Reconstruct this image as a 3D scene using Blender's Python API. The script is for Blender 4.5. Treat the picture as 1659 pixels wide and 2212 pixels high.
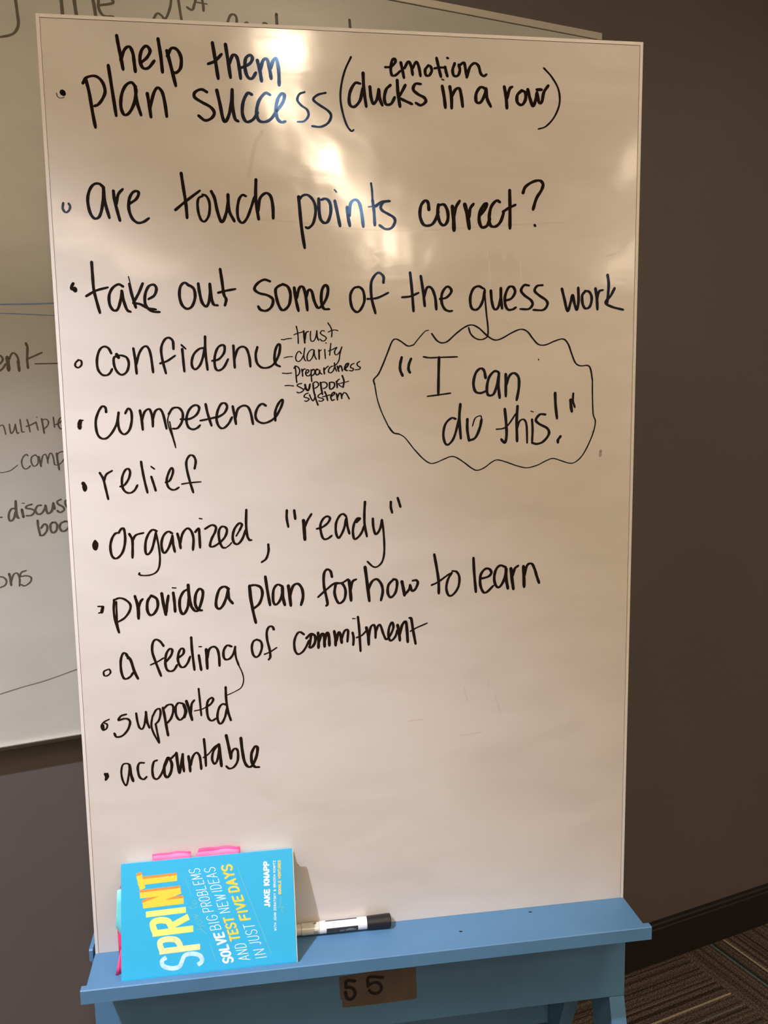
import bpy, bmesh, math, random
from mathutils import Vector, Matrix

for o in list(bpy.data.objects):
    bpy.data.objects.remove(o)
SC = bpy.context.scene
COL = SC.collection

# ---------------------------------------------------------------- frames of reference (metres)
CAM_M = [[0.99987511, 0.01580409, 0.0], [-0.00204404, 0.12931976, -0.99160084], [-0.01567135, 0.99147699, 0.12933592]]
CAM_F = 1905.08
CAM_Z = 1.37922
BOARD_ORIGIN = [-0.02763623, 1.17734916, 0.63012977]
BOARD_U = [0.98837879, 0.15201106, 0.0]
BOARD_N = [0.15200816, -0.98835998, -0.00616999]
WALL_ORIGIN = [-0.64790899, 1.40373633, 0.0]
WALL_U = [0.90795183, 0.41907454, 0.0]
WALL_N = [0.41907454, -0.90795183, -0.0]

BO, BU, BN = Vector(BOARD_ORIGIN), Vector(BOARD_U), Vector(BOARD_N)      # foot of the writing board, along it, out of it
BU.normalize()
BNH = Vector((BN.x, BN.y, 0)).normalized()
BUP = BN.cross(BU).normalized() * -1
if BUP.z < 0:
    BUP = -BUP
WO, WU, WN = Vector(WALL_ORIGIN), Vector(WALL_U), Vector(WALL_N)         # foot of the wall, along it, into the room
ROOM_H = 2.7

# ---------------------------------------------------------------- camera
cam_data = bpy.data.cameras.new('camera')
cam = bpy.data.objects.new('camera', cam_data)
COL.objects.link(cam)
cam.matrix_world = Matrix.Translation((0, 0, CAM_Z)) @ Matrix(CAM_M).to_4x4()
cam_data.sensor_fit = 'VERTICAL'
cam_data.sensor_height = 36.0
cam_data.lens = 36.0 * CAM_F / 2212.0
cam_data.clip_start = 0.05
SC.camera = cam

# ---------------------------------------------------------------- world, exposure
world = bpy.data.worlds.new('world')
SC.world = world
world.use_nodes = True
world.node_tree.nodes['Background'].inputs[0].default_value = (0.8, 0.72, 0.62, 1)
world.node_tree.nodes['Background'].inputs[1].default_value = 0.05
vs = SC.view_settings
vs.view_transform = 'Standard'
vs.look = 'None'
vs.exposure = -0.04
vs.gamma = 1.0
vs.use_curve_mapping = False

# ---------------------------------------------------------------- lamps: (along wall, out from wall, width, length, strength)
WARM = (1.0, 0.80, 0.575)
COOL = (0.78, 0.83, 1.0)
LINEAR_LIGHTS = [
    (-0.17, 2.83, 0.13, 0.28, 85.0),
    (-0.34, 3.55, 0.10, 0.60, 48.0),
    (-0.31, 4.50, 0.15, 0.60, 100.0),
    (-0.35, 5.80, 0.10, 1.20, 75.0),
    (-0.36, 7.90, 0.15, 1.10, 140.0),
    (-2.80, 7.40, 0.07, 3.00, 75.0),
    (1.50, 5.00, 0.08, 1.40, 18.0),
    (1.98, 9.20, 0.09, 1.00, 130.0),
]
SPOT_FROM = BO + BU * -0.98 + BNH * 0.95 + Vector((0, 0, ROOM_H - 0.06 - BO.z))
SPOT_TO = BO + BU * -0.40 + BNH * 0.08 + Vector((0, 0, -0.05))
SPOT_WATTS = 66.0
FILL_STRENGTH = 19.5

def area(name, loc, direction, sx, sy, watts, color):
    d = bpy.data.lights.new(name, 'AREA')
    d.shape = 'RECTANGLE'; d.size = sx; d.size_y = sy; d.energy = watts; d.color = color
    o = bpy.data.objects.new(name, d); COL.objects.link(o)
    o.location = loc
    o.rotation_euler = Vector(direction).to_track_quat('-Z', 'Y').to_euler()
    return o

spot_data = bpy.data.lights.new('downlight_beam', 'SPOT')
spot_data.energy = SPOT_WATTS * 4
spot_data.color = COOL
spot_data.spot_size = math.radians(49)
spot_data.spot_blend = 1.0
spot_data.shadow_soft_size = 0.022
spot = bpy.data.objects.new('downlight_beam', spot_data)
COL.objects.link(spot)
spot.location = SPOT_FROM
spot.rotation_euler = (SPOT_TO - SPOT_FROM).to_track_quat('-Z', 'Y').to_euler()

# ---------------------------------------------------------------- helpers
def W(s, t, z):
    return WO + WU * s + WN * t + Vector((0, 0, z))

def L(u_, n_, z):
    """board frame: along the board, out of it, up from the tray top"""
    return BO + BU * u_ + BNH * n_ + Vector((0, 0, z))

def F(u_, v_, h=0.0):
    """on the writing face: along, up, proud of it"""
    return BO + BU * u_ + BUP * v_ + BN.normalized() * h

def mat(name, color, rough=0.5, metal=0.0, coat=0.0, coat_rough=0.1, spec=0.5, noise=0.0, nscale=20.0, bump=0.0,
        bscale=60.0, emit=None, estr=0.0, alpha=1.0, bdist=0.001, tint=None):
    m = bpy.data.materials.new(name)
    m.use_nodes = True
    nt = m.node_tree
    b = nt.nodes['Principled BSDF']
    c = (*color, 1)
    b.inputs['Base Color'].default_value = c
    b.inputs['Roughness'].default_value = rough
    b.inputs['Metallic'].default_value = metal
    b.inputs['Coat Weight'].default_value = coat
    b.inputs['Coat Roughness'].default_value = coat_rough
    b.inputs['Specular IOR Level'].default_value = spec
    b.inputs['Alpha'].default_value = alpha
    if tint:
        b.inputs['Specular Tint'].default_value = (*tint, 1)
    if emit:
        b.inputs['Emission Color'].default_value = (*emit, 1)
        b.inputs['Emission Strength'].default_value = estr
    if noise > 0 or bump > 0:
        tc = nt.nodes.new('ShaderNodeTexCoord')
    if noise > 0:
        n_ = nt.nodes.new('ShaderNodeTexNoise')
        n_.inputs['Scale'].default_value = nscale
        n_.inputs['Detail'].default_value = 6
        nt.links.new(tc.outputs['Object'], n_.inputs['Vector'])
        r = nt.nodes.new('ShaderNodeValToRGB')
        r.color_ramp.elements[0].position = 0.3
        r.color_ramp.elements[1].position = 0.7
        r.color_ramp.elements[0].color = (*[x * (1 - noise) for x in color], 1)
        r.color_ramp.elements[1].color = (*[min(1, x * (1 + noise)) for x in color], 1)
        nt.links.new(n_.outputs['Fac'], r.inputs['Fac'])
        nt.links.new(r.outputs['Color'], b.inputs['Base Color'])
    if bump > 0:
        n2 = nt.nodes.new('ShaderNodeTexNoise')
        n2.inputs['Scale'].default_value = bscale
        n2.inputs['Detail'].default_value = 4
        nt.links.new(tc.outputs['Object'], n2.inputs['Vector'])
        bp = nt.nodes.new('ShaderNodeBump')
        bp.inputs['Strength'].default_value = bump
        bp.inputs['Distance'].default_value = bdist
        nt.links.new(n2.outputs['Fac'], bp.inputs['Height'])
        nt.links.new(bp.outputs['Normal'], b.inputs['Normal'])
    return m

def empty(name, loc, label=None, cat=None, group=None):
    o = bpy.data.objects.new(name, None)
    COL.objects.link(o)
    o.location = loc
    o.empty_display_size = 0.05
    if label: o['label'] = label
    if cat: o['category'] = cat
    if group: o['group'] = group
    bpy.context.view_layer.update()
    return o

def link(name, me, parent=None, label=None, kind=None):
    o = bpy.data.objects.new(name, me)
    COL.objects.link(o)
    if parent:
        o.parent = parent
        p = Vector((0, 0, 0)); q = parent
        while q:
            p += q.location; q = q.parent
        o.location = -p          # parents are only ever translated
    if label: o['label'] = label
    if kind: o['kind'] = kind
    return o

def build(name, bm, m, parent=None, label=None, kind=None, smooth=False, bevel=0.0, seg=2):
    """bm is in world coordinates"""
    if bevel > 0:
        bmesh.ops.bevel(bm, geom=list(bm.edges), offset=bevel, segments=seg, affect='EDGES', profile=0.6, clamp_overlap=True)
    bmesh.ops.recalc_face_normals(bm, faces=list(bm.faces))
    me = bpy.data.meshes.new(name)
    bm.to_mesh(me); bm.free()
    me.materials.append(m)
    if smooth:
        for p in me.polygons: p.use_smooth = True
    return link(name, me, parent, label, kind)

def hexa(bm, pts):
    """eight corners: four of one end (in order), four of the other"""
    v = [bm.verts.new(p) for p in pts]
    for f in ((0, 1, 2, 3), (4, 7, 6, 5), (0, 4, 5, 1), (1, 5, 6, 2), (2, 6, 7, 3), (3, 7, 4, 0)):
        bm.faces.new([v[i] for i in f])

def box(frame, a, b):
    """box between two corners given in one of the frames above"""
    bm = bmesh.new()
    (x0, y0, z0), (x1, y1, z1) = a, b
    hexa(bm, [frame(x0, y0, z0), frame(x1, y0, z0), frame(x1, y1, z0), frame(x0, y1, z0),
              frame(x0, y0, z1), frame(x1, y0, z1), frame(x1, y1, z1), frame(x0, y1, z1)])
    return bm

def prism(frame, profile, x0, x1, axis=0):
    """profile in (n, z), swept along the board from x0 to x1"""
    bm = bmesh.new()
    A = [bm.verts.new(frame(x0, p[0], p[1])) for p in profile]
    B_ = [bm.verts.new(frame(x1, p[0], p[1])) for p in profile]
    bm.faces.new(A); bm.faces.new(B_[::-1])
    k = len(profile)
    for i in range(k):
        j = (i + 1) % k
        bm.faces.new((A[i], B_[i], B_[j], A[j]))
    return bm

def smooth_path(P, n=6):
    """Catmull-Rom through the points"""
    if len(P) < 3:
        return [P[0] + (P[-1] - P[0]) * (i / 4) for i in range(5)]
    Q = [P[0] * 2 - P[1]] + P + [P[-1] * 2 - P[-2]]
    out = []
    for i in range(1, len(Q) - 2):
        a, b, c, d = Q[i - 1], Q[i], Q[i + 1], Q[i + 2]
        for k in range(n):
            t = k / n
            out.append(0.5 * ((2 * b) + (c - a) * t + (2 * a - 5 * b + 4 * c - d) * t * t + (3 * b - a - 3 * c + d) * t ** 3))
    out.append(P[-1])
    return out

def ribbon(bm, P, w, place, pen=True, ends=True, up=None):
    """a pen stroke of width w through the 2-D points P, laid on the surface by place(x, y)"""
    S = smooth_path([Vector(p) for p in P])
    T = [S[0]]
    for p in S[1:]:
        if (p - T[-1]).length > w * 0.12: T.append(p)
    if len(T) < 2: T.append(T[0] + Vector((w * .2, 0)))
    left, right = [], []
    m = len(T)
    for i, p in enumerate(T):
        d = (T[min(i + 1, m - 1)] - T[max(i - 1, 0)])
        d = d.normalized() if d.length > 1e-9 else Vector((1, 0))
        k = 1.0
        if pen:
            k = 0.68 + 0.28 * abs(d.y) - 0.10 * max(0, d.x * d.y) + 0.05 * math.sin(i * .9 + P[0][0] * 900)
            if i == m - 1: k *= 0.85
        nn = Vector((-d.y, d.x)) * (w * k / 2)
        left.append(p + nn); right.append(p - nn)
    up = up or Vector((0, 0, 0))
    lift = [0.0]
    for a, b, c, d in zip(left, left[1:], right[1:], right):
        lift[0] += 1.0e-6
        bm.faces.new([bm.verts.new(place(q.x, q.y) + up * lift[0]) for q in (a, b, c, d)])
    def fan(c, r):
        lift[0] += 2.0e-6
        vs_ = [bm.verts.new(place(c.x + r * math.cos(t * math.pi / 5), c.y + r * math.sin(t * math.pi / 5)) + up * lift[0]) for t in range(10)]
        bm.faces.new(vs_)
    if ends:
        fan(T[0], (left[0] - right[0]).length / 2 * .98); fan(T[-1], (left[-1] - right[-1]).length / 2 * .98)
    # round the joints of sharp turns
    for i in range(1, m - 1):
        a = T[i] - T[i - 1]; b = T[i + 1] - T[i]
        if a.length > 1e-9 and b.length > 1e-9 and a.normalized().dot(b.normalized()) < 0.8:
            fan(T[i], (left[i] - right[i]).length / 2 * .95)

def build_flat(name, bm, m, parent, label, facing):
    me_n = Vector(facing)
    bm.normal_update()
    for f in bm.faces:
        if f.normal.dot(me_n) < 0: f.normal_flip()
    me = bpy.data.meshes.new(name)
    bm.to_mesh(me); bm.free()
    me.materials.append(m)
    return link(name, me, parent, label)

# ---------------------------------------------------------------- materials
M_WALL = mat('brown wall paint', (0.120, 0.100, 0.092), rough=0.55, noise=0.04, nscale=3, bump=0.25, bscale=260, bdist=0.0008)
M_PALE = mat('pale paint', (0.62, 0.55, 0.46), rough=0.8)
M_CEIL = mat('ceiling board', (0.66, 0.60, 0.52), rough=0.9)
M_BASE = mat('dark baseboard vinyl', (0.012, 0.009, 0.008), rough=0.6)
M_BLUE = mat('blue painted wood', (0.088, 0.214, 0.375), rough=0.5, noise=0.06, nscale=9, bump=0.25, bscale=180, bdist=0.0006, spec=0.4)
M_STICK = mat('brown kraft sticker', (0.115, 0.088, 0.072), rough=0.35, noise=0.1, nscale=30)
M_DIGIT = mat('black sticker numeral', (0.012, 0.010, 0.012), rough=0.4)
M_SILVER = mat('silver frame', (0.60, 0.56, 0.48), rough=0.42, metal=0.25)
M_GREYFR = mat('grey frame underside', (0.20, 0.19, 0.18), rough=0.5)
M_TRIM = mat('pale edge strip', (0.74, 0.69, 0.645), rough=0.35)
M_GAP = mat('dirty joint', (0.30, 0.25, 0.23), rough=0.8)
M_INK = mat('black marker ink', (0.017, 0.010, 0.006), rough=0.09, spec=0.42, tint=(0.18, 0.42, 1.0))
M_INKB = mat('blue black marker ink', (0.03, 0.035, 0.10), rough=0.2)
M_FADE = mat('faded brown marker ink', (0.11, 0.088, 0.056), rough=0.5)
M_FADED = mat('dark faded marker ink', (0.045, 0.035, 0.02), rough=0.5)
M_FADEB = mat('faded blue marker ink', (0.19, 0.29, 0.48), rough=0.5)
M_FADEL = mat('faded grey marker ink', (0.20, 0.17, 0.14), rough=0.5)
M_GHOST = mat('pale ghost of erased ink', (0.705, 0.66, 0.615), rough=0.13, spec=0.8)
M_SMEAR = mat('thin grey smear', (0.635, 0.59, 0.54), rough=0.13, spec=0.8)
INKS = {'ink': M_INK, 'blueink': M_INKB, 'fade': M_FADE, 'fadedark': M_FADED, 'fadeblue': M_FADEB, 'fadeline': M_FADEL, 'ghost': M_GHOST, 'smear': M_SMEAR}

def whiteboard_mat(name, col_a, col_b, rough, spec):
    """melamine face: smudges of wiped ink and fine horizontal wiping marks"""
    m = mat(name, col_a, rough=rough, spec=spec)
    nt = m.node_tree; b = nt.nodes['Principled BSDF']
    tc = nt.nodes.new('ShaderNodeTexCoord')
    mp = nt.nodes.new('ShaderNodeMapping'); mp.inputs['Scale'].default_value = (1.2, 1.2, 3.0)
    nt.links.new(tc.outputs['Object'], mp.inputs['Vector'])
    n1 = nt.nodes.new('ShaderNodeTexNoise'); n1.inputs['Scale'].default_value = 4.5; n1.inputs['Detail'].default_value = 7; n1.inputs['Distortion'].default_value = 0.8
    nt.links.new(mp.outputs['Vector'], n1.inputs['Vector'])
    r = nt.nodes.new('ShaderNodeValToRGB')
    r.color_ramp.elements[0].position = 0.28; r.color_ramp.elements[0].color = (*col_b, 1)
    r.color_ramp.elements[1].position = 0.60; r.color_ramp.elements[1].color = (*col_a, 1)
    nt.links.new(n1.outputs['Fac'], r.inputs['Fac'])
    nt.links.new(r.outputs['Color'], b.inputs['Base Color'])
    # wiping marks: long thin noise along the board
    mp2 = nt.nodes.new('ShaderNodeMapping'); mp2.inputs['Scale'].default_value = (4, 4, 130)
    nt.links.new(tc.outputs['Object'], mp2.inputs['Vector'])
    n2 = nt.nodes.new('ShaderNodeTexNoise'); n2.inputs['Scale'].default_value = 1.5; n2.inputs['Detail'].default_value = 5
    nt.links.new(mp2.outputs['Vector'], n2.inputs['Vector'])
    n3 = nt.nodes.new('ShaderNodeTexNoise'); n3.inputs['Scale'].default_value = 7; n3.inputs['Detail'].default_value = 3
    nt.links.new(tc.outputs['Object'], n3.inputs['Vector'])
    bp = nt.nodes.new('ShaderNodeBump'); bp.inputs['Strength'].default_value = 0.06; bp.inputs['Distance'].default_value = 0.0006
    nt.links.new(n2.outputs['Fac'], bp.inputs['Height'])
    bp2 = nt.nodes.new('ShaderNodeBump'); bp2.inputs['Strength'].default_value = 0.35; bp2.inputs['Distance'].default_value = 0.0038
    nt.links.new(n3.outputs['Fac'], bp2.inputs['Height'])
    nt.links.new(bp.outputs['Normal'], bp2.inputs['Normal'])
    nt.links.new(bp2.outputs['Normal'], b.inputs['Normal'])
    # the film of old ink is glossier in some places than in others
    mr = nt.nodes.new('ShaderNodeMapRange'); mr.inputs['To Min'].default_value = rough * 0.75; mr.inputs['To Max'].default_value = rough * 1.35
    nt.links.new(n1.outputs['Fac'], mr.inputs['Value'])
    nt.links.new(mr.outputs['Result'], b.inputs['Roughness'])
    return m

M_BOARD = whiteboard_mat('white melamine writing face', (0.70, 0.655, 0.61), (0.64, 0.595, 0.545), 0.115, 0.8)
M_GLASS = whiteboard_mat('grey green glass board face', (0.58, 0.57, 0.51), (0.54, 0.53, 0.47), 0.30, 0.4)

# ---- pen strokes in tenths of a millimetre on the face they are drawn on: surface, label, ink, width:points;...
WRITING = [
('B', 'handwritten word "help" in black marker', 'ink', '444:-2892,11849 -2881,11761 -2867,11673 -2850,11562 -2837,11467;446:-2859,11573 -2809,11693 -2750,11729 -2713,11657 -2702,11546 -2694,11446;448:-2617,11556 -2545,11619 -2509,11694 -2552,11746 -2610,11690 -2634,11578 -2602,11494 -2537,11496 -2464,11580;450:-2408,11832 -2386,11648 -2373,11453;453:-2310,11702 -2266,11507 -2222,11301;453:-2308,11640 -2255,11731 -2186,11716 -2144,11624 -2156,11511 -2210,11453 -2256,11462'),
('B', 'handwritten word "them" in black marker', 'ink', '459:-1824,11569 -1740,11606 -1656,11689;459:-1762,11815 -1735,11618 -1708,11404;461:-1605,11803 -1581,11612 -1558,11420;462:-1566,11584 -1520,11683 -1473,11662 -1449,11550 -1435,11414;464:-1425,11539 -1321,11589 -1283,11654 -1311,11691 -1364,11651 -1378,11541 -1350,11439 -1296,11419 -1246,11489;466:-1224,11633 -1197,11514 -1180,11393;467:-1192,11525 -1153,11636 -1104,11649 -1077,11541 -1061,11427;468:-1062,11549 -1028,11641 -989,11659 -966,11534 -964,11355'),
('B', 'small round bullet left of "plan success"', 'ink', '749:-3559,11180 -3546,11165;107:-3627,11167 -3616,11129 -3583,11113 -3538,11125'),
('B', 'handwritten word "plan" in black marker', 'ink', '432:-3315,11293 -3271,11357 -3168,11379 -3091,11319 -3061,11209 -3098,11118 -3152,11053 -3199,11034;432:-3277,11330 -3247,11180 -3221,10957 -3197,10788;434:-3008,11505 -2981,11256 -2946,10931;437:-2700,11271 -2748,11321 -2819,11280 -2871,11170 -2885,11035 -2851,10946 -2790,10970 -2726,11085 -2693,11239;439:-2705,11277 -2695,11109 -2652,10947;440:-2566,11199 -2549,11068 -2535,10928;442:-2541,11035 -2489,11206 -2439,11271 -2388,11221 -2362,11097 -2346,10939'),
('B', 'handwritten word "success" in black marker', 'ink', '448:-1851,11242 -1918,11271 -1995,11234 -2002,11177 -1920,11123 -1816,11069 -1771,11002 -1809,10937 -1886,10909 -1964,10962;452:-1730,11266 -1696,11096 -1671,10948 -1640,10900 -1593,10985 -1560,11123 -1542,11280;453:-1544,11280 -1546,11101 -1523,10945 -1482,10910;455:-1305,11231 -1357,11245 -1414,11140 -1428,11001 -1386,10910 -1308,10931 -1238,11019;458:-1081,11236 -1141,11252 -1219,11162 -1254,11030 -1231,10931 -1159,10912 -1079,10950 -1003,11049;460:-1003,11049 -927,11149 -903,11233 -936,11255 -986,11189 -1015,11061 -998,10957 -951,10916 -897,10927;347:-649,11283 -718,11255 -744,11185 -697,11124 -625,11073 -610,11004 -665,10937 -751,10925;379:-387,11283 -486,11256 -544,11199 -476,11140 -367,11074 -325,11012 -364,10925 -458,10875 -569,10881'),
('B', 'tall opening bracket in black marker', 'ink', '294:-59,11719 -138,11561 -188,11380 -202,11212 -175,11045 -127,10902 -72,10835 -41,10851'),
('B', 'handwritten word "emotion" in black marker', 'ink', '416:373,11616 445,11624 502,11679 497,11722 461,11696 444,11595 459,11524 505,11525 565,11576;417:574,11677 594,11589 613,11498;418:620,11614 672,11695 708,11634 725,11538;419:726,11618 773,11694 806,11633 826,11528;421:929,11657 889,11607 894,11545 936,11537 973,11596 957,11648 929,11657;422:1036,11750 1062,11643 1092,11528;422:1009,11626 1072,11638 1151,11641;423:1146,11646 1161,11586 1176,11538;423:1172,11758 1188,11754;425:1272,11694 1245,11614 1261,11549 1313,11551 1340,11617 1324,11682;426:1340,11678 1393,11709 1414,11632 1429,11548;428:1429,11535 1435,11548 1472,11659 1533,11709 1586,11675 1612,11591 1652,11558 1692,11579'),
('B', 'handwritten word "ducks" in black marker', 'ink', '447:52,11408 -14,11410 -80,11300 -90,11168 -33,11126 46,11208 81,11354;448:90,11534 97,11342 124,11136;450:174,11374 187,11249 217,11173 264,11233 286,11344;451:286,11344 300,11234 330,11158;452:436,11403 381,11348 357,11243 379,11171 444,11181 491,11260;454:525,11464 533,11309 557,11150;454:628,11409 580,11323 533,11256;455:538,11256 625,11221 714,11185;457:831,11431 758,11429 731,11360 795,11306 873,11268 891,11220 828,11174 761,11201'),
('B', 'handwritten word "in" in black marker', 'ink', '242:1103,11499 1129,11490;461:1108,11414 1133,11281 1148,11155;462:1207,11411 1228,11284 1230,11152;463:1228,11284 1281,11379 1334,11391 1360,11289 1375,11177'),
('B', 'handwritten word "a" in black marker', 'ink', '467:1679,11403 1612,11420 1554,11340 1556,11242 1612,11236 1665,11324 1684,11403;468:1684,11403 1700,11281 1748,11189'),
('B', 'handwritten word "row" in black marker', 'ink', '471:1927,11436 1952,11309 1963,11176;471:1963,11297 2000,11414 2037,11440;473:2161,11400 2102,11339 2103,11252 2163,11222 2211,11288 2210,11372 2161,11400;475:2242,11413 2276,11295 2315,11210 2352,11303 2367,11385;563:2362,11417 2432,11419;476:2367,11373 2396,11262 2434,11271 2460,11388 2519,11472'),
('B', 'tall closing bracket in black marker', 'ink', '289:2457,11684 2566,11577 2656,11432 2674,11259 2605,11087 2491,10966 2388,10930'),
('B', 'small open bullet left of "are touch points correct"', 'blueink', '326:-3627,9896 -3637,9833 -3606,9788 -3566,9810 -3549,9858 -3565,9893'),
('B', 'handwritten word "are" in black marker', 'ink', '416:-3139,10088 -3192,10132 -3256,10123 -3309,10055 -3338,9937 -3320,9798 -3275,9724 -3219,9735 -3180,9820 -3153,9960 -3140,10082;418:-3144,10082 -3135,9920 -3092,9730;419:-3028,10051 -3020,9942 -2992,9804 -2968,9700;419:-3003,9893 -2971,10012 -2914,10075;422:-2847,9901 -2764,9956 -2727,10023 -2749,10054 -2800,10035 -2844,9955 -2854,9836 -2820,9730 -2758,9677 -2687,9688 -2618,9733'),
('B', 'handwritten word "touch" in black marker', 'ink', '429:-2293,9838 -2158,9947 -1985,10074;428:-2204,10276 -2184,10097 -2163,9917 -2155,9744;369:-1955,10009 -2003,9984 -2021,9909 -2011,9799 -1980,9718 -1933,9709 -1884,9790 -1873,9922 -1906,10006 -1958,10029;434:-1846,10067 -1808,9983 -1783,9842 -1747,9721 -1716,9706 -1671,9814 -1645,9936 -1642,10031;436:-1642,10031 -1636,9845 -1575,9712;403:-1420,10018 -1466,10030 -1509,9972 -1533,9846 -1522,9735 -1472,9693 -1413,9757 -1361,9880 -1314,10012;439:-1289,10219 -1300,10012 -1288,9871 -1271,9740;441:-1274,9846 -1248,9989 -1173,10059 -1112,10020 -1088,9894 -1088,9755'),
('B', 'handwritten word "points" in black marker', 'ink', '412:-761,9981 -704,10039 -636,10041 -570,9968 -548,9858 -581,9707 -643,9642 -681,9650;447:-760,10022 -751,9879 -732,9633 -700,9395;449:-506,10002 -505,9863 -490,9756 -444,9707 -392,9730 -355,9844 -366,9957 -416,10004 -476,9990;237:-302,10116 -277,10088;452:-301,9979 -274,9846 -241,9672;454:-144,9905 -135,9786 -114,9674;454:-120,9802 -100,9947 -45,9998 9,9964 39,9850 60,9668;240:129,9914 225,9924;300:169,10204 180,10122 185,9998;421:185,9998 202,9853 210,9687;482:225,9924 302,9975 411,9989;423:396,9993 330,9975 290,9917 311,9871 382,9831 454,9790 475,9736 430,9658 351,9640 271,9687'),
('B', 'handwritten word "correct?" in black marker', 'ink', '466:922,9893 912,9977 872,10003 817,9936 804,9810 848,9706 925,9692 992,9739 1049,9866;468:1049,9954 1038,9845 1070,9730 1126,9699 1171,9763 1171,9868 1127,9955 1056,9950;557:1234,9936 1249,9806 1255,9637;470:1252,9806 1283,9929 1333,10009;559:1400,9964 1435,9830 1460,9661;473:1458,9809 1474,9915 1519,9975;500:1598,9828 1665,9901 1695,9977 1661,9966 1609,9885 1593,9769 1629,9680 1700,9702 1740,9792;477:1874,10002 1824,10018 1756,9940 1729,9813 1745,9707 1813,9691 1881,9751 1926,9869;479:1915,9879 1994,9929 2085,9971;479:2005,10152 2010,9923 2011,9672;482:2187,10126 2221,10203 2323,10268 2415,10283 2459,10239 2439,10164 2371,10057 2326,9916;446:2349,9715 2358,9706'),
('B', 'small blotted bullet left of "take out"', 'ink', '440:-3568,8941 -3586,8910 -3592,8874;660:-3556,8874 -3549,8858'),
('B', 'handwritten word "take" in black marker', 'ink', '399:-3422,8789 -3304,8855 -3155,8896;399:-3334,9198 -3332,9033 -3327,8871 -3301,8729 -3269,8586;402:-2975,8908 -3028,8933 -3101,8888 -3146,8800 -3146,8688 -3106,8619 -3055,8627 -3015,8729 -2988,8851;404:-2992,8851 -2974,8729 -2939,8622 -2896,8598;168:-2902,9027 -2886,8953;404:-2895,8937 -2873,8811 -2832,8651;405:-2734,8944 -2791,8821 -2862,8704;406:-2862,8704 -2777,8692 -2688,8643 -2586,8626;407:-2672,8754 -2598,8801 -2570,8883 -2602,8930 -2665,8907 -2710,8811 -2716,8698 -2678,8633 -2618,8600 -2541,8595'),
('B', 'handwritten word "out" in black marker', 'ink', '411:-2168,8919 -2222,8956 -2276,8904 -2291,8791 -2265,8684 -2205,8634 -2141,8667 -2100,8771 -2108,8874 -2161,8925;414:-2053,8944 -2041,8833 -2015,8713 -1965,8663 -1927,8730 -1909,8854 -1910,8941;415:-1910,8941 -1899,8792 -1874,8692 -1820,8676;417:-1810,8833 -1707,8859 -1591,8880;416:-1774,9123 -1755,8958 -1740,8813 -1713,8751 -1732,8676'),
('B', 'handwritten word "some" in black marker', 'ink', '422:-1153,8977 -1228,8997 -1314,8949 -1353,8880 -1297,8830 -1192,8803 -1124,8751 -1143,8663 -1209,8611 -1283,8621 -1313,8663;425:-996,8940 -1061,8908 -1088,8856 -1067,8726 -1027,8632 -980,8621 -918,8688 -898,8814 -929,8909 -996,8944;427:-848,8898 -831,8752 -801,8608;428:-820,8773 -780,8899 -730,8899 -701,8773 -686,8615;430:-701,8773 -667,8867 -624,8851 -595,8731 -549,8646 -488,8684 -431,8784 -414,8889 -447,8933 -492,8868 -504,8731 -474,8636 -402,8629'),
('B', 'handwritten word "of" in black marker', 'ink', '400:-10,8911 -78,8893 -125,8801 -110,8658 -50,8592 7,8625 57,8735 45,8856 1,8906 -39,8911;402:96,8758 226,8771 373,8837;402:311,8967 312,9043 254,9091 196,9054 149,8955 153,8769 200,8577'),
('B', 'handwritten word "the" in black marker', 'ink', '407:553,8780 661,8791 777,8838;407:665,9094 686,8891 706,8603;408:807,9050 835,8869 857,8669;410:846,8781 889,8903 951,8896 997,8781 1012,8625;412:1060,8759 1148,8777 1214,8848 1200,8901 1149,8914 1090,8830 1085,8714 1124,8631 1183,8602 1229,8607'),
('B', 'handwritten word "guess" in black marker', 'ink', '254:1665,8894 1675,8759 1694,8557 1713,8398 1711,8285 1670,8244 1606,8229 1535,8252 1476,8309 1448,8388;417:1646,8898 1583,8925 1512,8889 1472,8781 1483,8658 1535,8618 1594,8647 1642,8737 1670,8871;413:1753,8867 1765,8737 1796,8633 1848,8642 1884,8759 1890,8899;420:1890,8899 1893,8759 1908,8636;422:1943,8737 2034,8766 2086,8850 2057,8917 1997,8910 1950,8805 1950,8692 1987,8624 2046,8622 2101,8651;424:2279,8936 2212,8940 2169,8873 2213,8810 2305,8746 2329,8687 2274,8629 2157,8629;426:2467,8941 2392,8930 2357,8869 2417,8810 2514,8747 2537,8688 2479,8617 2339,8617'),
('B', 'handwritten word "work" in black marker', 'ink', '431:2738,8892 2774,8760 2820,8601 2862,8715 2890,8815 2916,8704 2952,8619 2974,8738 2967,8909;433:3065,8861 3025,8806 3034,8692 3076,8635 3137,8665 3160,8772 3127,8852 3060,8870;435:3212,8898 3234,8761 3244,8623;435:3234,8756 3262,8859 3318,8880;438:3483,8903 3431,8807 3358,8711 3459,8655 3613,8619;436:3381,9077 3398,8944 3383,8715'),
('B', 'small open bullet left of "confidence"', 'ink', '289:-3562,8008 -3597,7974 -3602,7933 -3567,7915 -3528,7949 -3529,7996 -3565,8012'),
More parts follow.
